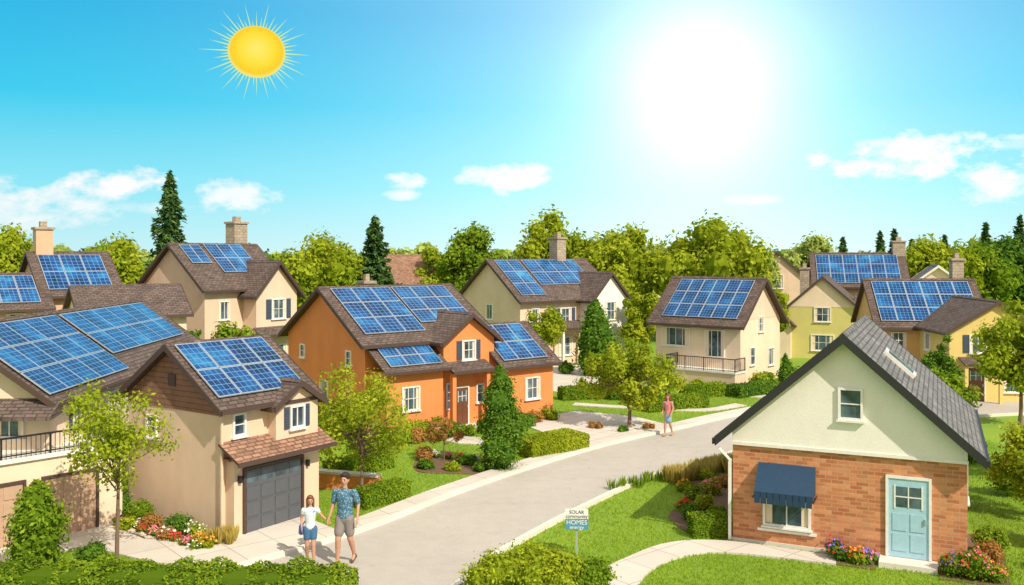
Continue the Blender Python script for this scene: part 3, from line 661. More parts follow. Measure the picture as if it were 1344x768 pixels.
def hedge(name,x,y,L,D,H,yaw,mat='leaf',n=4000,ls=.05,wav=.05):
    F=Fol(); c,s_=math.cos(R(yaw)),math.sin(R(yaw))
    def surf(m,k=1.0):
        A=np.array([L*D,L*H,L*H,D*H,D*H]); f=rng.choice(5,m,p=A/A.sum()); u=rng.random(m)-.5;v=rng.random(m)-.5
        P=np.zeros((m,3));Q=np.zeros((m,3))
        P[f==0]=np.stack([u*L,v*D,np.full(m,H)],1)[f==0];Q[f==0]=[0,0,1]
        for fi,sg in ((1,-1),(2,1)): P[f==fi]=np.stack([u*L,np.full(m,sg*D/2),(v+.5)*H],1)[f==fi];Q[f==fi]=[0,sg,.4]
        for fi,sg in ((3,-1),(4,1)): P[f==fi]=np.stack([np.full(m,sg*L/2),u*D,(v+.5)*H],1)[f==fi];Q[f==fi]=[sg,0,.4]
        return P,Q
    P,Q=surf(n); wv=wav*(np.sin(P[:,0]*3.1)+np.sin(P[:,0]*7.7+1)+np.sin(P[:,1]*5))*.5
    r=np.maximum(np.abs(P[:,0])/(L/2),np.abs(P[:,1])/(D/2)); P[:,2]-=np.where(P[:,2]>H*.8,(r>.9)*.03,0)
    P=P+Q*(wv+rng.normal(size=n)*.018)[:,None]
    rt=lambda X: np.stack([c*X[:,0]-s_*X[:,1],s_*X[:,0]+c*X[:,1],X[:,2]],1)
    F.leaves(rt(P),unit(rt(Q)+rng.normal(size=(n,3))*.5),ls*(.6+.7*rng.random(n)),.5+rng.normal(size=n)*.25+.15*np.sin(P[:,0]*2.3),0)
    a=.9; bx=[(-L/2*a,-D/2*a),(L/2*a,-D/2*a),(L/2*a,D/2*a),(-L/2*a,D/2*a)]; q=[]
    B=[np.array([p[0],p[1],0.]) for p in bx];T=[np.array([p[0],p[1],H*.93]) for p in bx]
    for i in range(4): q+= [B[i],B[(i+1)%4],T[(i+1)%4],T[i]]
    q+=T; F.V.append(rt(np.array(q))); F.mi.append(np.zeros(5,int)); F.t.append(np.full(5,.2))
    return F.obj(name,[M[mat],M['bark']],(x,y,0))
def tuft(name,pts,h,mat='leafg',n=60):
    F=Fol()
    for (x,y) in pts:
        a=rng.random(n)*6.28; sp=rng.random(n)*.35; ax=np.stack([np.cos(a)*sp,np.sin(a)*sp,np.ones(n)],1); L=h*(.35+.2*rng.random(n))
        P=np.array([x,y,0])+unit(ax)*L[:,None]+np.stack([np.cos(a),np.sin(a),0*a],1)*.06
        F.leaves(P,unit(np.cross(ax,rng.normal(size=(n,3)))),L,.5+rng.normal(size=n)*.25,0,.09,ax)
    return F.obj(name,[M[mat],M['bark']])
# --- near trees
tree('young_tree',-8.86,20.5,4.65,2.75,1.6,'leafy',4600,.052,38,.05,sparse=True)
cypress('conical_shrub',-10.35,19.9,2.15,1.5,'leaf',5500,.055)
tree('birch_tree',-4.35,26.4,4.2,3.6,.8,'leafy',7200,.058,54,.06,sparse=True)
cypress('cypress_tree',-.37,29.8,3.6,1.9,'leafd',9000,.05)
tree('maple_tree',4.75,37,3.8,5.0,.75,'leafy',9500,.08,48,.09,sparse=True)
cypress('cypress_tree',4.9,53,4.7,2.9,'leafd',6500,.09)
tree('tree',1.5,51.5,4.5,2.7,1.5,'leafy',3000,.1,20,.07)
tree('tree',8.2,59,5.4,2.8,.8,'leafy',3500,.13,22,.08)
tree('tree',6.9,64,6.8,3.4,1,'leafy',3500,.16,22,.08)
tree('sapling',-2.3,31,1.7,1.6,.45,'leafr',1800,.04,16,.025,sparse=True)
tree('tree',20.9,37.6,5.6,3.6,1.0,'leafy',5500,.1,28,.09)
tree('tree',19.8,41.8,3.7,1.8,.8,'leafd',2500,.08,18,.06)
tree('tree',-13.2,44,4.0,3.8,1.0,'leaf',3500,.12,20,.08)
tree('tree',-15.6,44.5,3.7,2.6,1.0,'leafd',2500,.12,20,.08)
tree('tree',-26.5,41,4.9,2.5,1.0,'leafy',2500,.12,20,.08)
tree('tree',25.5,66,5.2,3.0,1.0,'leafd',2500,.15,20,.08)
tree('tree',17.3,60,5.2,2.0,1.0,'leafy',2000,.14,16,.08)
tree('tree',14.8,31.5,3.4,2.6,.6,'leaf',4000,.08,22,.07)
tree('shrub',13.9,24.3,3.0,2.2,.3,'leafy',4500,.06,24,.05)
tree('shrub',13.3,21.3,1.9,1.7,.15,'leaf',3800,.055,20,.04)
tree('tree',17.2,28,4.2,3.0,.6,'leafy',4500,.08,24,.06)
cypress('cypress_tree',14.3,47.8,1.9,.9,'leafd',1200,.07)
# --- background trees
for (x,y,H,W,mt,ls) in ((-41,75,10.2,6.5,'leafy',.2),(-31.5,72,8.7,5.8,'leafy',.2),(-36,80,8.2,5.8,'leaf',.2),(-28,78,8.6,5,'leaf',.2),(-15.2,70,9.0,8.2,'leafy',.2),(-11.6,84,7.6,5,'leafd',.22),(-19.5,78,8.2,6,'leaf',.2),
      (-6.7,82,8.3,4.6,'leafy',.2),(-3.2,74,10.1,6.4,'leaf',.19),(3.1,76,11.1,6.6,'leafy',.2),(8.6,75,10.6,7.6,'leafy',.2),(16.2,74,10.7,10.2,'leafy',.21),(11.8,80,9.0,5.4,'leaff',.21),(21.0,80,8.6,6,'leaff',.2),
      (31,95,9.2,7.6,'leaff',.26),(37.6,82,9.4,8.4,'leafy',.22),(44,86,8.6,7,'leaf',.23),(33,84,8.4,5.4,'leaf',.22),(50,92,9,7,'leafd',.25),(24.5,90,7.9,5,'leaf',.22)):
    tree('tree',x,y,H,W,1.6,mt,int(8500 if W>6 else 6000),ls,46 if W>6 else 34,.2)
conifer('pine_tree',-27.3,73,13.8,5.2,9000,.26)
conifer('spruce_tree',-11.1,74,10.2,6.0,9000,.26)
F=Fol()
for (x,y,H,W) in ((43.5,108,9.8,3),(46,110,10.2,3.2),(49,112,9,3),(60,108,11.8,4),(62.5,106,13.0,4),(65,108,12,4),(58,112,11,3.6),(53,112,9.5,3),(40.5,112,9.2,3)): conifer('',x,y,H,W,2200,.34,F=F)
F.obj('distant_pines',[M['leafc'],M['bark']])
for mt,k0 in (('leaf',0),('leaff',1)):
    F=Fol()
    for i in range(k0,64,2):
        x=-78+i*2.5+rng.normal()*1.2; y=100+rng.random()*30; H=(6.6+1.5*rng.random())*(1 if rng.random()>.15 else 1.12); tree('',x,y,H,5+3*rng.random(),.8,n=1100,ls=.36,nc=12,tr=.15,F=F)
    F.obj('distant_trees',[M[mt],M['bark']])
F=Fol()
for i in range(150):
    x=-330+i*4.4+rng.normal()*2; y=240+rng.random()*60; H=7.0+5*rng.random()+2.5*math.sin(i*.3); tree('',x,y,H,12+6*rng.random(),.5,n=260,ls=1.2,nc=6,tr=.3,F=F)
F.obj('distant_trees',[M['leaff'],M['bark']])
# --- hedges and bushes
hedge('hedge',1.4,32.5,2.6,1.15,.62,37,'leafy',10500,.042,.02)
hedge('hedge',4.95,22.85,1.0,.55,.52,5,'leaf',4200,.033,.02)
hedge('hedge',-6.9,18.75,7.4,.8,.55,-2,'leaf',14000,.045,.12)
hedge('hedge',7.4,41.6,3.2,.8,.6,25,'leaf',4500,.055,.02); hedge('hedge',3.6,44.6,2.6,.8,.6,15,'leaf',3500,.055,.02)
hedge('hedge',12.2,45.8,3.2,.8,.6,35,'leafd',3500,.055,.02); hedge('hedge',-3.7,25.9,1.7,.6,.5,50,'leaf',4500,.038,.02)
hedge('hedge',6.2,44.2,2.8,.8,.6,-10,'leafd',3500,.055,.02); hedge('hedge',9.5,45.3,2.4,.8,.6,20,'leaf',3000,.055,.02); hedge('hedge',-4.9,29.4,2.4,.7,.55,50,'leaf',4500,.045,.02)
hedge('hedge',-.2,36.6,2.6,.6,.5,40,'leafd',3500,.05,.02)
for i,(x,y,W,H,mt) in enumerate(((-.45,18.9,1.3,.9,'leafy'),(.35,19.1,1.4,1.1,'leafy'),(1.05,18.9,1.3,.95,'leafy'),(1.6,19.0,1.0,.75,'leaf'))): bush('bush',x,y,W,H,mt,3200,.042)
for (x,y,W,H,mt,fl) in ((4.75,24.1,.6,.5,'leafd',None),(5.3,25.1,.65,.55,'leafy',None),(5.2,26.2,.6,.45,'leaf',None),(5.8,26.7,.7,.5,'leafy',['fl_pink']),(5.35,24.0,.55,.55,'leaf',None),(6.4,27.6,.6,.4,'leafr',None),(4.7,25.0,.45,.35,'leaf',['fl_red']),(5.1,27.1,.45,.35,'leaf',['fl_orange']),(6.0,28.3,.5,.4,'leafy',None)): bush('bush',x,y,W,H,mt,1100,.04,fl)
for q,W,H,fl,mt in (((2.45,-.4),.55,.5,['fl_red','fl_blue'],'leafd'),((2.85,-.45),.5,.4,['fl_red','fl_orange'],'leaf'),((3.1,-.4),.4,.4,['fl_blue','fl_pink'],'leafd'),((4.85,-.45),.55,.6,['fl_red','fl_blue'],'leaf'),((5.25,-.4),.8,.75,['fl_red','fl_pink'],'leaf'),((5.65,-.5),.5,.45,['fl_pink','fl_orange'],'leaf'),((5.6,.5),.7,.7,None,'leafr'),((5.6,1.4),.8,.9,None,'leaf')):
    bush('flowering_bush',*hp(5.41,22.4,-25,*q),W,H,mt,1500,.04,fl)
for i,(q,W,H,mt,fl) in enumerate((((-.55,.3),.6,.45,'leafy',['fl_white']),((-.5,1.1),.75,.6,'leafd',None),((-.7,1.9),.6,.5,'leafr',None),((-.55,2.6),.8,.7,'leaf',None),((-.6,3.5),.8,.8,'leafd',None),((-.75,-.35),.7,.35,'leafy',['fl_orange']),((-.6,4.2),.9,1.0,'leafd',None),((-.95,.9),.5,.35,'leafr',['fl_white']),((-1.0,2.5),.5,.4,'leafy',None))):
    bush('bush' if not fl else 'flowering_bush',*hp(-7.2,22.7,55,*q),W,H,mt,1100,.04,fl)
for i in range(16):
    q=((.3,-2.2),(.9,-2.3),(1.6,-2.4),(2.3,-2.3),(.1,-1.2),(.5,-1.6),(1.3,-1.7),(2.1,-1.7),(2.8,-1.8),(-.5,-.3),(-.7,1),(-.7,2.4),(5.9,-2.1),(6.8,-2.1),(7.7,-2.1),(3.0,-2.5))[i]
    bush('bush',*hp(-5.7,35.4,40,*q),.7+.35*rng.random(),.45+.4*rng.random(),('leafd','leafr','leafy','leaf')[i%4],1200,.05,['fl_pink'] if i in (2,9) else None)
for (x,y,W,H,mt) in ((-2.9,31.2,.9,.5,'leafr'),(-1.5,30.6,.9,.35,'leafd'),(-1.9,29.7,.7,.3,'leafy'),(-.9,29.6,.8,.4,'leafd'),(-2.8,29.9,.7,.35,'leafd'),(3.4,36.9,.8,.3,'leafr'),(5.4,36.6,.9,.3,'leafr'),(4.4,36.2,.8,.25,'leafd'),
    (8.6,48.6,.9,.6,'leaf'),(9.6,47.6,1.0,.6,'leafy'),(10.7,47.0,.9,.5,'leafd'),(12.9,47.6,1.2,.9,'leafy'),(13.6,49.3,1.2,.8,'leaf'),(15.4,50.8,1.3,1.0,'leafd'),(16.6,50,1.3,.8,'leafy'),(11.6,46.6,.8,.5,'leafr'),
    (0,50.5,1.5,1,'leafd'),(-1.5,49,1.8,1.2,'leaf'),(3.2,53.8,1,.8,'leafd'),(6.6,52,1.3,.8,'leafy'),(7.8,51.6,1.4,1,'leaf'),(-13.6,22.6,1.2,.8,'leaf'),(-9.6,20.9,.7,.45,'leafd'),(20.2,43,1,.7,'leaf'),(17.5,45.5,1.4,.8,'leafy'),(15.4,31,1.4,1,'leafd'),(14.6,26.6,1.3,1.2,'leaf'),(12.1,19.9,1.1,.8,'leafy'),(13.1,19.2,1.3,.9,'leaf')):
    bush('bush',x,y,W,H,mt,int(900+500*W),.05 if y<40 else .075)
tuft('ornamental_grass',[(4.9+2.1*i/30+rng.normal()*.15,28.0+1.7*i/30+rng.normal()*.18) for i in range(46)],.55,'leafg',90)
tuft('ornamental_grass',[(3.0+1.5*i/12+rng.normal()*.1,27.2+1.2*i/12+rng.normal()*.1) for i in range(14)],.35,'leaf',30)
tuft('ornamental_grass',[(-7.3+rng.random()*.6,21.95+rng.random()*.3) for i in range(8)],.45,'leafg')
def rocks(name,pts,s0):
    bm=bmesh.new()
    for (x,y) in pts:
        s=s0*(.6+.8*random.random()); r=bmesh.ops.create_icosphere(bm,subdivisions=1,radius=s)
        for v in r['verts']: v.co=Vector((v.co.x*(1+.2*random.random())+x,v.co.y*(1+.2*random.random())+y,v.co.z*.7+.3*s))
    me=bpy.data.meshes.new(name); bm.to_mesh(me); bm.free(); me.materials.append(M['rock']); o=bpy.data.objects.new(name,me); COL.objects.link(o)
rocks('border_stones',[hp(-7.2,22.7,55,-1.15+random.random()*.1,t*.14-.6) for t in range(30)]+[hp(-7.2,22.7,55,-1.1+t*.14,-.62+random.random()*.06) for t in range(7)],.075)
rocks('border_stones',[(4.7+.75*math.cos(a*.3)*1.0,36.6+.75*math.sin(a*.3)) for a in range(21)],.07)
for i in range(9):
    q=(-1.0+.02*i,-.35+i*.45); bush('flowers',*hp(-7.2,22.7,55,*q),.35,.25,'leaf',260,.03,[('fl_white','fl_pink','fl_red')[i%3]])
for i in range(10):
    bush('flowers',-9.4+i*.42+rng.normal()*.1,19.6-.03*i,.35,.28,'leaf',260,.03,[('fl_red','fl_pink','fl_white')[i%3]])
for i in range(7):
    bush('flowers',-3.1+i*.45,31.9-.25*i,.35,.25,'leaf',240,.035,[('fl_orange','fl_white','fl_pink')[i%3]])
# --- grass blades
road=np.vstack([offs(LE,.9),offs(RE,-.18)[::-1]]); ex=[road,drv,plaza,pth,pth2,bedA,bedB,bedC,bedE]
fps=[[hp(5.41,22.4,-25,*q) for q in ((0,-.1),(5.3,-.1),(5.3,6.6),(0,6.6))],[hp(-7.2,22.7,55,*q) for q in ((0,-.4),(2.9,-.4),(2.9,4),(0,4))],[hp(-5.7,35.4,40,*q) for q in ((0,-1.5),(8.5,-1.5),(8.5,6.5),(0,6.5))]]
n=300000; x=rng.uniform(-14,18,n); y=18+(48-18)*rng.random(n)**1.7
ok=np.abs(x)<.6*y+1
for P in ex+fps: ok&=~inpoly(x,y,P)
x=x[ok];y=y[ok]; n=len(x); hh=.022+.022*rng.random(n)
P=np.stack([x,y,hh*.8],1); ax=np.stack([rng.normal(size=n)*.5,rng.normal(size=n)*.5,np.ones(n)],1)
F=Fol(); F.leaves(P,unit(np.cross(ax,rng.normal(size=(n,3)))),hh,.5+rng.normal(size=n)*.17+.2*np.sin(x*.9+y*.5)*np.sin(y*.7-x*.3),0,.25,ax); F.obj('lawn_grass',[M['lawn'],M['bark']])
# ------------------------------------------------------------------ sign
e=empty('yard_sign',(1.51,21.35,0),R(-4))
mb=MB(); mb.box(-.025,.025,-.02,.02,0,.62); mb.build('post',[M['alu']],e)
mb=MB(); mb.box(-.27,.27,-.045,-.021,.86,1.08); mb.build('upper_board',[M['trim_white']],e)
mb=MB(); mb.box(-.27,.27,-.045,-.021,.60,.84); mb.build('lower_board',[plain('sign_blue',(.06,.28,.42))],e)
mb=MB(); mb.box(-.03,-.01,-.02,.0,.55,1.06); mb.box(.01,.03,-.02,.0,.55,1.06); mb.build('bracket',[M['alu']],e)
for txt,z,sz,mt in (('SOLAR',.985,.085,'d'),('community',.89,.085,'d'),('HOMES',.735,.11,'w'),('energy',.63,.09,'w')):
    cu=bpy.data.curves.new('sign_text','FONT'); cu.body=txt; cu.size=sz*1.35; cu.align_x='CENTER'; cu.extrude=.002
    cu.materials.append(M['awning'] if mt!='w' else M['trim_white'])
    o=bpy.data.objects.new('lettering',cu); COL.objects.link(o); o.parent=e; o.location=(0,-.049,z-.01); o.rotation_euler=(R(90),0,0)
# ------------------------------------------------------------------ people
def cap(mb,p0,p1,r0,r1,sx=1,sy=1,n=14):
    p0=np.array(p0,float);p1=np.array(p1,float); d=p1-p0; L=np.linalg.norm(d); d=d/L
    ref=np.array([1.,0,0]) if abs(d[0])<.8 else np.array([0,1.,0]); u=ref-d*ref.dot(d); u/=np.linalg.norm(u); v=np.cross(d,u)
    prof=[(-r0*math.cos(a),r0*math.sin(a)) for a in (.05,.5,1.0,1.57)]+[(L*.5,(r0+r1)/2)]+[(L+r1*math.cos(a),r1*math.sin(a)) for a in (1.57,1.0,.5,.05)]
    rings=[[tuple(p0+d*t+(u*math.cos(k*2*math.pi/n)*sx+v*math.sin(k*2*math.pi/n)*sy)*r) for k in range(n)] for t,r in prof]
    b0=len(mb.v)
    for rg in rings: mb.v+=rg
    for i in range(len(rings)-1):
        for k in range(n): mb.f.append((b0+i*n+k,b0+i*n+(k+1)%n,b0+(i+1)*n+(k+1)%n,b0+(i+1)*n+k)); mb.m.append(0)
    mb.f.append(tuple(b0+k for k in range(n))[::-1]); mb.m.append(0); o=b0+(len(rings)-1)*n; mb.f.append(tuple(o+k for k in range(n))); mb.m.append(0)
def ell(mb,c,r,n=14,m=10):
    b0=len(mb.v)
    for i in range(1,m):
        th=math.pi*i/m
        for k in range(n):
            ph=2*math.pi*k/n; mb.v.append((c[0]+r[0]*math.sin(th)*math.cos(ph),c[1]+r[1]*math.sin(th)*math.sin(ph),c[2]+r[2]*math.cos(th)))
    for i in range(m-2):
        for k in range(n): mb.f.append((b0+i*n+k,b0+(i+1)*n+k,b0+(i+1)*n+(k+1)%n,b0+i*n+(k+1)%n)); mb.m.append(0)
    mb.f.append(tuple(b0+k for k in range(n))); mb.m.append(0); o=b0+(m-2)*n; mb.f.append(tuple(o+k for k in range(n))[::-1]); mb.m.append(0)
def fuse(mb,name,mat,parent,vox,H,sm=4):
    me=bpy.data.meshes.new(name); me.from_pydata([tuple(c*H for c in v) for v in mb.v],[],mb.f); me.materials.append(mat)
    o=bpy.data.objects.new(name,me); COL.objects.link(o); o.parent=parent
    if vox:
        r=o.modifiers.new('remesh','REMESH'); r.mode='VOXEL'; r.voxel_size=vox; r.use_smooth_shade=True
        s=o.modifiers.new('smooth','SMOOTH'); s.factor=.5; s.iterations=sm
    else: me.polygons.foreach_set('use_smooth',[True]*len(me.polygons))
    return o
skin=plain('skin',(.52,.28,.18),.55)
def patt(name,a,b_,s=28):
    m,nt,b=newmat(name); tc=N(nt,'ShaderNodeTexCoord'); v=N(nt,'ShaderNodeTexVoronoi'); v.inputs['Scale'].default_value=s; nt.links.new(tc.outputs['Object'],v.inputs['Vector'])
    nt.links.new(ramp(nt,v.outputs['Distance'],[(.25,b_),(.4,a)]),b.inputs['Base Color']); b.inputs['Roughness'].default_value=.9; return m
def person(name,x,y,H,yaw,arms,legs,shirt,pants,hair,shoes,long_hair=False,skirt=False,female=False,bag=False):
    e=empty(name,(x,y,0.012),R(yaw)); sw=.098 if female else .112; hwid=.047
    body=MB(); sh=MB(); pa=MB(); so=MB(); hr=MB()
    for side in (0,1):
        sg=-1 if side==0 else 1
        hip=(sg*hwid,0,.5); kn,an,toe=legs[side]
        cap(body,hip,kn,.05,.033); mid=tuple(kn[i]*.68+an[i]*.32+(.006 if i==1 else 0) for i in range(3))
        cap(body,kn,mid,.031,.032); cap(body,mid,an,.031,.018); cap(body,an,toe,.02,.014)
        q=.66 if not female else .5; kk=tuple(hip[i]*(1-q)+kn[i]*q for i in range(3))
        if not skirt: cap(pa,(sg*hwid,0,.51),kk,.062,.054)
        heel=(an[0],an[1]+.018,max(.018,an[2]-.028)); cap(so,heel,toe,.023,.02,1.0,.85); cap(so,(an[0],an[1],an[2]-.005),heel,.025,.024)
        sho=(sg*sw,0,.8); el,wr=arms[side]
        cap(body,sho,el,.028,.021); cap(body,el,wr,.021,.0135)
        hs=tuple(sho[i]*.25+el[i]*.75 for i in range(3)) if not female else tuple(sho[i]*.6+el[i]*.4 for i in range(3))
        cap(sh,sho,hs,.036,.036 if not female else .031)
        d=np.array(wr)-np.array(el); d/=np.linalg.norm(d); f=np.array([0,1.,0]); f=f-d*f.dot(d); f/=np.linalg.norm(f); s_=np.cross(d,f)
        w=np.array(wr); cap(body,w,w+d*.045,.0135,.0165,.8,1.1)
        for i,(o_,l) in enumerate(((-.015,.036),(-.005,.042),(.005,.04),(.014,.031))):
            b0=w+d*.05+f*o_; b1=b0+d*l*.55+s_*.003*-sg; b2=b1+d*l*.4-s_*.008*sg; cap(body,b0,b1,.0052,.0048,n=8); cap(body,b1,b2,.0048,.004,n=8)
        t0=w+d*.018-f*.014; t1=t0+d*.018-f*.014; t2=t1+d*.018-f*.003; cap(body,t0,t1,.0065,.0055,n=8); cap(body,t1,t2,.0055,.0045,n=8)
    cap(body,(0,0,.52),(0,0,.61),.066,.056,1.25,.9); cap(body,(0,0,.61),(0,0,.74),.056,.066,1.3,.9); cap(body,(-sw*.8,0,.795),(sw*.8,0,.795),.033,.033)
    cap(body,(0,.005,.8),(0,-.003,.88),.03,.026)
    ell(body,(0,0,.935),(.044,.052,.062)); ell(body,(0,-.014,.905),(.031,.034,.032)); ell(body,(0,-.054,.925),(.0075,.011,.013)); 
    for sg in (-1,1): ell(body,(sg*.045,.004,.928),(.006,.011,.016))
    fuse(body,'body',skin,e,.0065 if H>1.6 else .0055,H,3)
    tz=.50
    cap(sh,(0,0,tz+.035),(0,0,.61),.073 if not female else .064,.066 if not female else .056,1.3,.95); cap(sh,(0,0,.61),(0,0,.745),.066 if not female else .056,.074 if not female else .068,1.3,.95); cap(sh,(-sw*.82,0,.79),(sw*.82,0,.79),.038,.038); cap(sh,(0,0,.78),(0,.002,.83),.05,.034)
    fuse(sh,'shirt',shirt,e,.012,H,4)
    if skirt:
        for i in range(3): cap(pa,(0,0,.55),(0,0,.38),.060,.080,1.2,.95,18)
    else: cap(pa,(0,0,.50),(0,0,.57),.064 if not female else .058,.062 if not female else .056,1.35,1)
    fuse(pa,'skirt' if skirt else 'shorts',pants,e,.011,H,4)
    fuse(so,'shoes',shoes,e,.009,H,3)
    ell(hr,(0,.013,.960),(.054,.057,.058)); ell(hr,(0,-.020,.990),(.044,.036,.022))
    if long_hair: cap(hr,(0,.035,.94),(0,.045,.82),.048,.034,1.1,.7); cap(hr,(-.043,.005,.95),(-.048,.008,.84),.022,.015); cap(hr,(.043,.005,.95),(.048,.008,.84),.022,.015)
    fuse(hr,'hair',hair,e,.007,H,2)
    fc=MB()
    for sg in (-1,1): ell(fc,(sg*.017,-.0475,.936),(.0075,.004,.004),8,6)
    fuse(fc,'eyes',plain('eye_dark',(.03,.02,.02),.2),e,0,H)
    fc=MB()
    for sg in (-1,1): ell(fc,(sg*.018,-.049,.947),(.011,.003,.0025),8,6)
    fuse(fc,'eyebrows',hair,e,0,H)
    fc=MB(); ell(fc,(0,-.0485,.903),(.013,.004,.004),10,6); fuse(fc,'mouth',plain('lips',(.45,.12,.10),.5),e,0,H)
    if bag:
        bg=MB(); cap(bg,(-.13,.0,.56),(-.13,.0,.47),.035,.042,1.0,.8); fuse(bg,'bag',plain('bag_blue',(.04,.10,.32)),e,.01,H)
        bg=MB(); cap(bg,(-.12,.0,.57),(.06,-.055,.79),.006,.006); cap(bg,(-.12,.02,.57),(.07,.06,.79),.006,.006); cap(bg,(.06,-.055,.79),(.07,.06,.79),.006,.006); fuse(bg,'bag_strap',plain('strap',(.05,.08,.2)),e,0,H)
    return e
hairb=plain('hair_brown',(.03,.017,.010),.7); haira=plain('hair_auburn',(.20,.065,.03),.6); 
person('walking_man',-3.78,20.68,2.05,-14,
  arms=[((-.145,.02,.655),(-.17,-.03,.52)),((.14,.045,.66),(.15,-.005,.53))],
  legs=[((-.055,-.06,.28),(-.065,-.055,.045),(-.075,-.14,.02)),((.055,.02,.275),(.06,.12,.075),(.065,.05,.022))],
  shirt=patt('shirt_blue_print',(.05,.15,.24),(.36,.46,.52)),pants=plain('shorts_grey',(.24,.21,.20),.9),hair=hairb,shoes=plain('shoes_brown',(.12,.06,.04)))
person('walking_girl',-4.58,20.75,1.52,14,
  arms=[((-.125,.03,.675),(-.125,-.02,.56)),((.165,.0,.70),(.25,-.02,.625))],
  legs=[((-.045,-.01,.275),(-.045,.08,.065),(-.05,.01,.022)),((.045,-.055,.28),(.05,-.06,.045),(.055,-.14,.02))],
  shirt=plain('shirt_white',(.60,.69,.74),.9),pants=plain('shorts_denim',(.05,.14,.26),.9),hair=haira,shoes=plain('shoes_white',(.5,.45,.42)),long_hair=True,female=True,bag=True)
person('walking_woman',6.03,35.35,1.62,-35,
  arms=[((-.13,.03,.665),(-.12,-.045,.575)),((.135,.0,.665),(.12,-.06,.57))],
  legs=[((-.05,-.045,.275),(-.055,-.06,.045),(-.06,-.14,.02)),((.05,.02,.275),(.055,.12,.075),(.06,.05,.02))],
  shirt=patt('top_print',(.62,.20,.18),(.25,.42,.58),16),pants=plain('skirt_blue',(.20,.38,.52),.9),hair=haira,shoes=plain('shoes_tan',(.35,.2,.12)),long_hair=True,female=True,skirt=True)
# ------------------------------------------------------------------ drawn sun in the sky
def emis(name,build):
    m=bpy.data.materials.new(name); m.use_nodes=True; nt=m.node_tree; nt.nodes.clear(); o=N(nt,'ShaderNodeOutputMaterial'); e_=N(nt,'ShaderNodeEmission'); build(nt,e_); nt.links.new(e_.outputs[0],o.inputs[0]); return m
def sb(nt,e_):
    tc=N(nt,'ShaderNodeTexCoord'); ln=N(nt,'ShaderNodeVectorMath',operation='LENGTH'); mp=N(nt,'ShaderNodeMapping'); mp.inputs['Scale'].default_value=(1/18.5,0,1/18.5)
    nt.links.new(tc.outputs['Object'],mp.inputs[0]); nt.links.new(mp.outputs[0],ln.inputs[0])
    nt.links.new(ramp(nt,ln.outputs['Value'],[(0,(1,.86,.16)),(.6,(1,.76,.05)),(.88,(.98,.64,.03)),(1,(.88,.85,.25))]),e_.inputs[0])
def rb(nt,e_):
    e_.inputs[0].default_value=(.62,.86,.36,1)
es=empty('sun',(-167.5,600,140.5)); es.rotation_euler=(R(-12.5),0,R(15.6))
mb=MB(); ell(mb,(0,0,0),(18.2,5,18.2),64,32)
me=bpy.data.meshes.new('disc'); me.from_pydata(mb.v,[],mb.f); me.materials.append(emis('sun_yellow',sb)); me.polygons.foreach_set('use_smooth',[True]*len(me.polygons)); o=bpy.data.objects.new('disc',me); COL.objects.link(o); o.parent=es
mb=MB()
for i in range(56):
    a=i*2*math.pi/56+random.uniform(-.02,.02); L=(35,25,30,23)[i%4]*random.uniform(.93,1.07); w=.38; d=Vector((math.cos(a),0,math.sin(a))); u=Vector((-math.sin(a),0,math.cos(a)))*w
    b0=d*17; t=d*L; y=Vector((0,.5,0)); mb.face([b0-u-y,b0+u-y,t]); mb.face([b0+u+y,b0-u+y,t]); mb.face([b0-u-y,t,b0-u+y]); mb.face([b0+u-y,b0+u+y,t])
mb.build('rays',[emis('sun_rays',rb)],es)
# ------------------------------------------------------------------ world
sunaz_dir=Vector((.44,-.54,.64)).normalized()
el=math.asin(sunaz_dir.z); az=math.atan2(sunaz_dir.x,sunaz_dir.y)
w=bpy.data.worlds.new('World'); scene.world=w; w.use_nodes=True; nt=w.node_tree; nt.nodes.clear()
def mth(op,*a,clamp=False):
    n=N(nt,'ShaderNodeMath',operation=op); n.use_clamp=clamp
    for i,v in enumerate(a):
        if isinstance(v,(int,float)): n.inputs[i].default_value=v
        else: nt.links.new(v,n.inputs[i])
    return n.outputs[0]
tc=N(nt,'ShaderNodeTexCoord'); D=tc.outputs['Generated']; sx=N(nt,'ShaderNodeSeparateXYZ'); nt.links.new(D,sx.inputs[0]); X,Y,Z=sx.outputs
hl=mth('SQRT',mth('ADD',mth('MULTIPLY',X,X),mth('MULTIPLY',Y,Y))); E=mth('DIVIDE',Z,mth('MAXIMUM',hl,.001)); A=mth('ARCTAN2',X,Y)
base=ramp(nt,mth('MULTIPLY',mth('ADD',E,.05),2.0,clamp=True),[(0,(.64,.80,.78)),(.1,(.58,.88,.92)),(.24,(.24,.78,.92)),(.42,(.02,.59,.86)),(.62,(0,.44,.78)),(1,(.10,.42,.66))])
top_fill=mth('MULTIPLY',mth('SUBTRACT',E,.42),2.2,clamp=True); back_fill=mth('MULTIPLY',mth('SUBTRACT',-.15,Y),2.0,clamp=True)
base=mixc(nt,mth('MAXIMUM',top_fill,back_fill),base,(.88,.80,.70))  # pale warm sky added out of view, overhead and behind camera, as ambient fill
gd=Vector((.207,1,.1875)).normalized(); dt=N(nt,'ShaderNodeVectorMath',operation='DOT_PRODUCT'); nt.links.new(D,dt.inputs[0]); dt.inputs[1].default_value=gd
d2=mth('MAXIMUM',mth('MULTIPLY',mth('SUBTRACT',1,dt.outputs['Value']),2),0)
g=mth('ADD',mth('MULTIPLY',mth('EXPONENT',mth('MULTIPLY',d2,-1/.09**2)),.6),mth('MULTIPLY',mth('EXPONENT',mth('MULTIPLY',mth('SQRT',mth('ADD',d2,.0012)),-1/.19)),.92))
nz=N(nt,'ShaderNodeTexNoise'); nz.inputs['Scale'].default_value=26; nz.inputs['Detail'].default_value=7; nz.inputs['Roughness'].default_value=.62
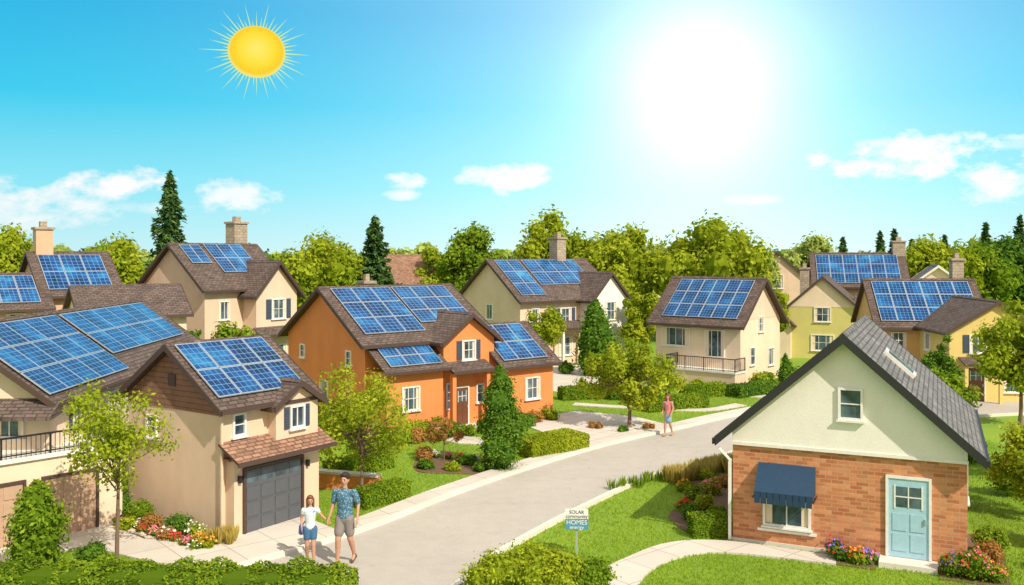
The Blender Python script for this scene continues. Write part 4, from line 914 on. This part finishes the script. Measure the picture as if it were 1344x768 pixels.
mp=N(nt,'ShaderNodeMapping'); mp.inputs['Scale'].default_value=(1,1,1.8); nt.links.new(D,mp.inputs[0]); nt.links.new(mp.outputs[0],nz.inputs['Vector'])
nn=mth('MULTIPLY',mth('SUBTRACT',nz.outputs['Fac'],.5),4.0)
cl=None
for u,v,wx,wy,st in ((-.431,.076,.066,.020,1),(-.515,.055,.08,.024,.8),(-.55,.038,.07,.02,.6),(-.292,.065,.05,.020,.85),(-.117,.082,.027,.010,.85),(-.12,.065,.024,.007,.7),(-.003,.083,.066,.018,.9),(.444,.110,.10,.028,1),(.538,.082,.062,.030,1),(.40,.102,.05,.013,.7),(-.398,.054,.045,.009,.4),(.548,.121,.03,.008,.35),(.273,.061,.04,.007,.3),(.61,.10,.06,.03,.9),(-.62,.08,.06,.02,.8)):
    a0=math.atan(u); e0=v*math.cos(a0)
    q=mth('ADD',mth('POWER',mth('DIVIDE',mth('SUBTRACT',A,a0),wx),2),mth('POWER',mth('ABSOLUTE',mth('DIVIDE',mth('SUBTRACT',E,e0),wy)),2))
    m=mth('MULTIPLY',mth('MULTIPLY',mth('ADD',mth('SUBTRACT',.8,q),nn),1.1,clamp=True),mth('MULTIPLY',mth('SUBTRACT',2.0,q),1.0,clamp=True)); m=mth('MULTIPLY',m,st)
    cl=m if cl is None else mth('MAXIMUM',cl,m)
col=mixc(nt,cl,base,(.98,.98,.98))
vm=N(nt,'ShaderNodeVectorMath',operation='SCALE'); vm.inputs[0].default_value=(1,.90,.78); nt.links.new(g,vm.inputs['Scale'])
ad=N(nt,'ShaderNodeVectorMath',operation='ADD'); nt.links.new(col,ad.inputs[0]); nt.links.new(vm.outputs[0],ad.inputs[1])
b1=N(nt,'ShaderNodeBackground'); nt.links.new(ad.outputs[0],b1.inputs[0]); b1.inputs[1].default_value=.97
sky=N(nt,'ShaderNodeTexSky'); sky.sky_type='NISHITA'; sky.sun_disc=False; sky.sun_elevation=el; sky.sun_rotation=az
b2=N(nt,'ShaderNodeBackground'); nt.links.new(sky.outputs[0],b2.inputs[0]); b2.inputs[1].default_value=.004
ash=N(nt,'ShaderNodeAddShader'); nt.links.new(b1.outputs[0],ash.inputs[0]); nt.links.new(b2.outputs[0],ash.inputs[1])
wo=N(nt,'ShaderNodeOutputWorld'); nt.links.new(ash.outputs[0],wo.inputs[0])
L=bpy.data.lights.new('sunlight','SUN'); L.energy=5.0; L.angle=R(.6); L.color=(1,.90,.75); lo=bpy.data.objects.new('sunlight',L); COL.objects.link(lo); lo.rotation_euler=sunaz_dir.to_track_quat('Z','Y').to_euler()
cam=bpy.data.cameras.new('camera'); co=bpy.data.objects.new('camera',cam); COL.objects.link(co); co.location=(0,0,7); co.rotation_euler=(R(90),0,0); cam.sensor_width=36; cam.lens=1200/1344*36; cam.shift_y=-49/1344; cam.clip_end=6000; scene.camera=co
scene.view_settings.view_transform='Standard'; scene.view_settings.look='None'; scene.view_settings.exposure=0
print('faces',sum(len(m.polygons) for m in bpy.data.meshes))
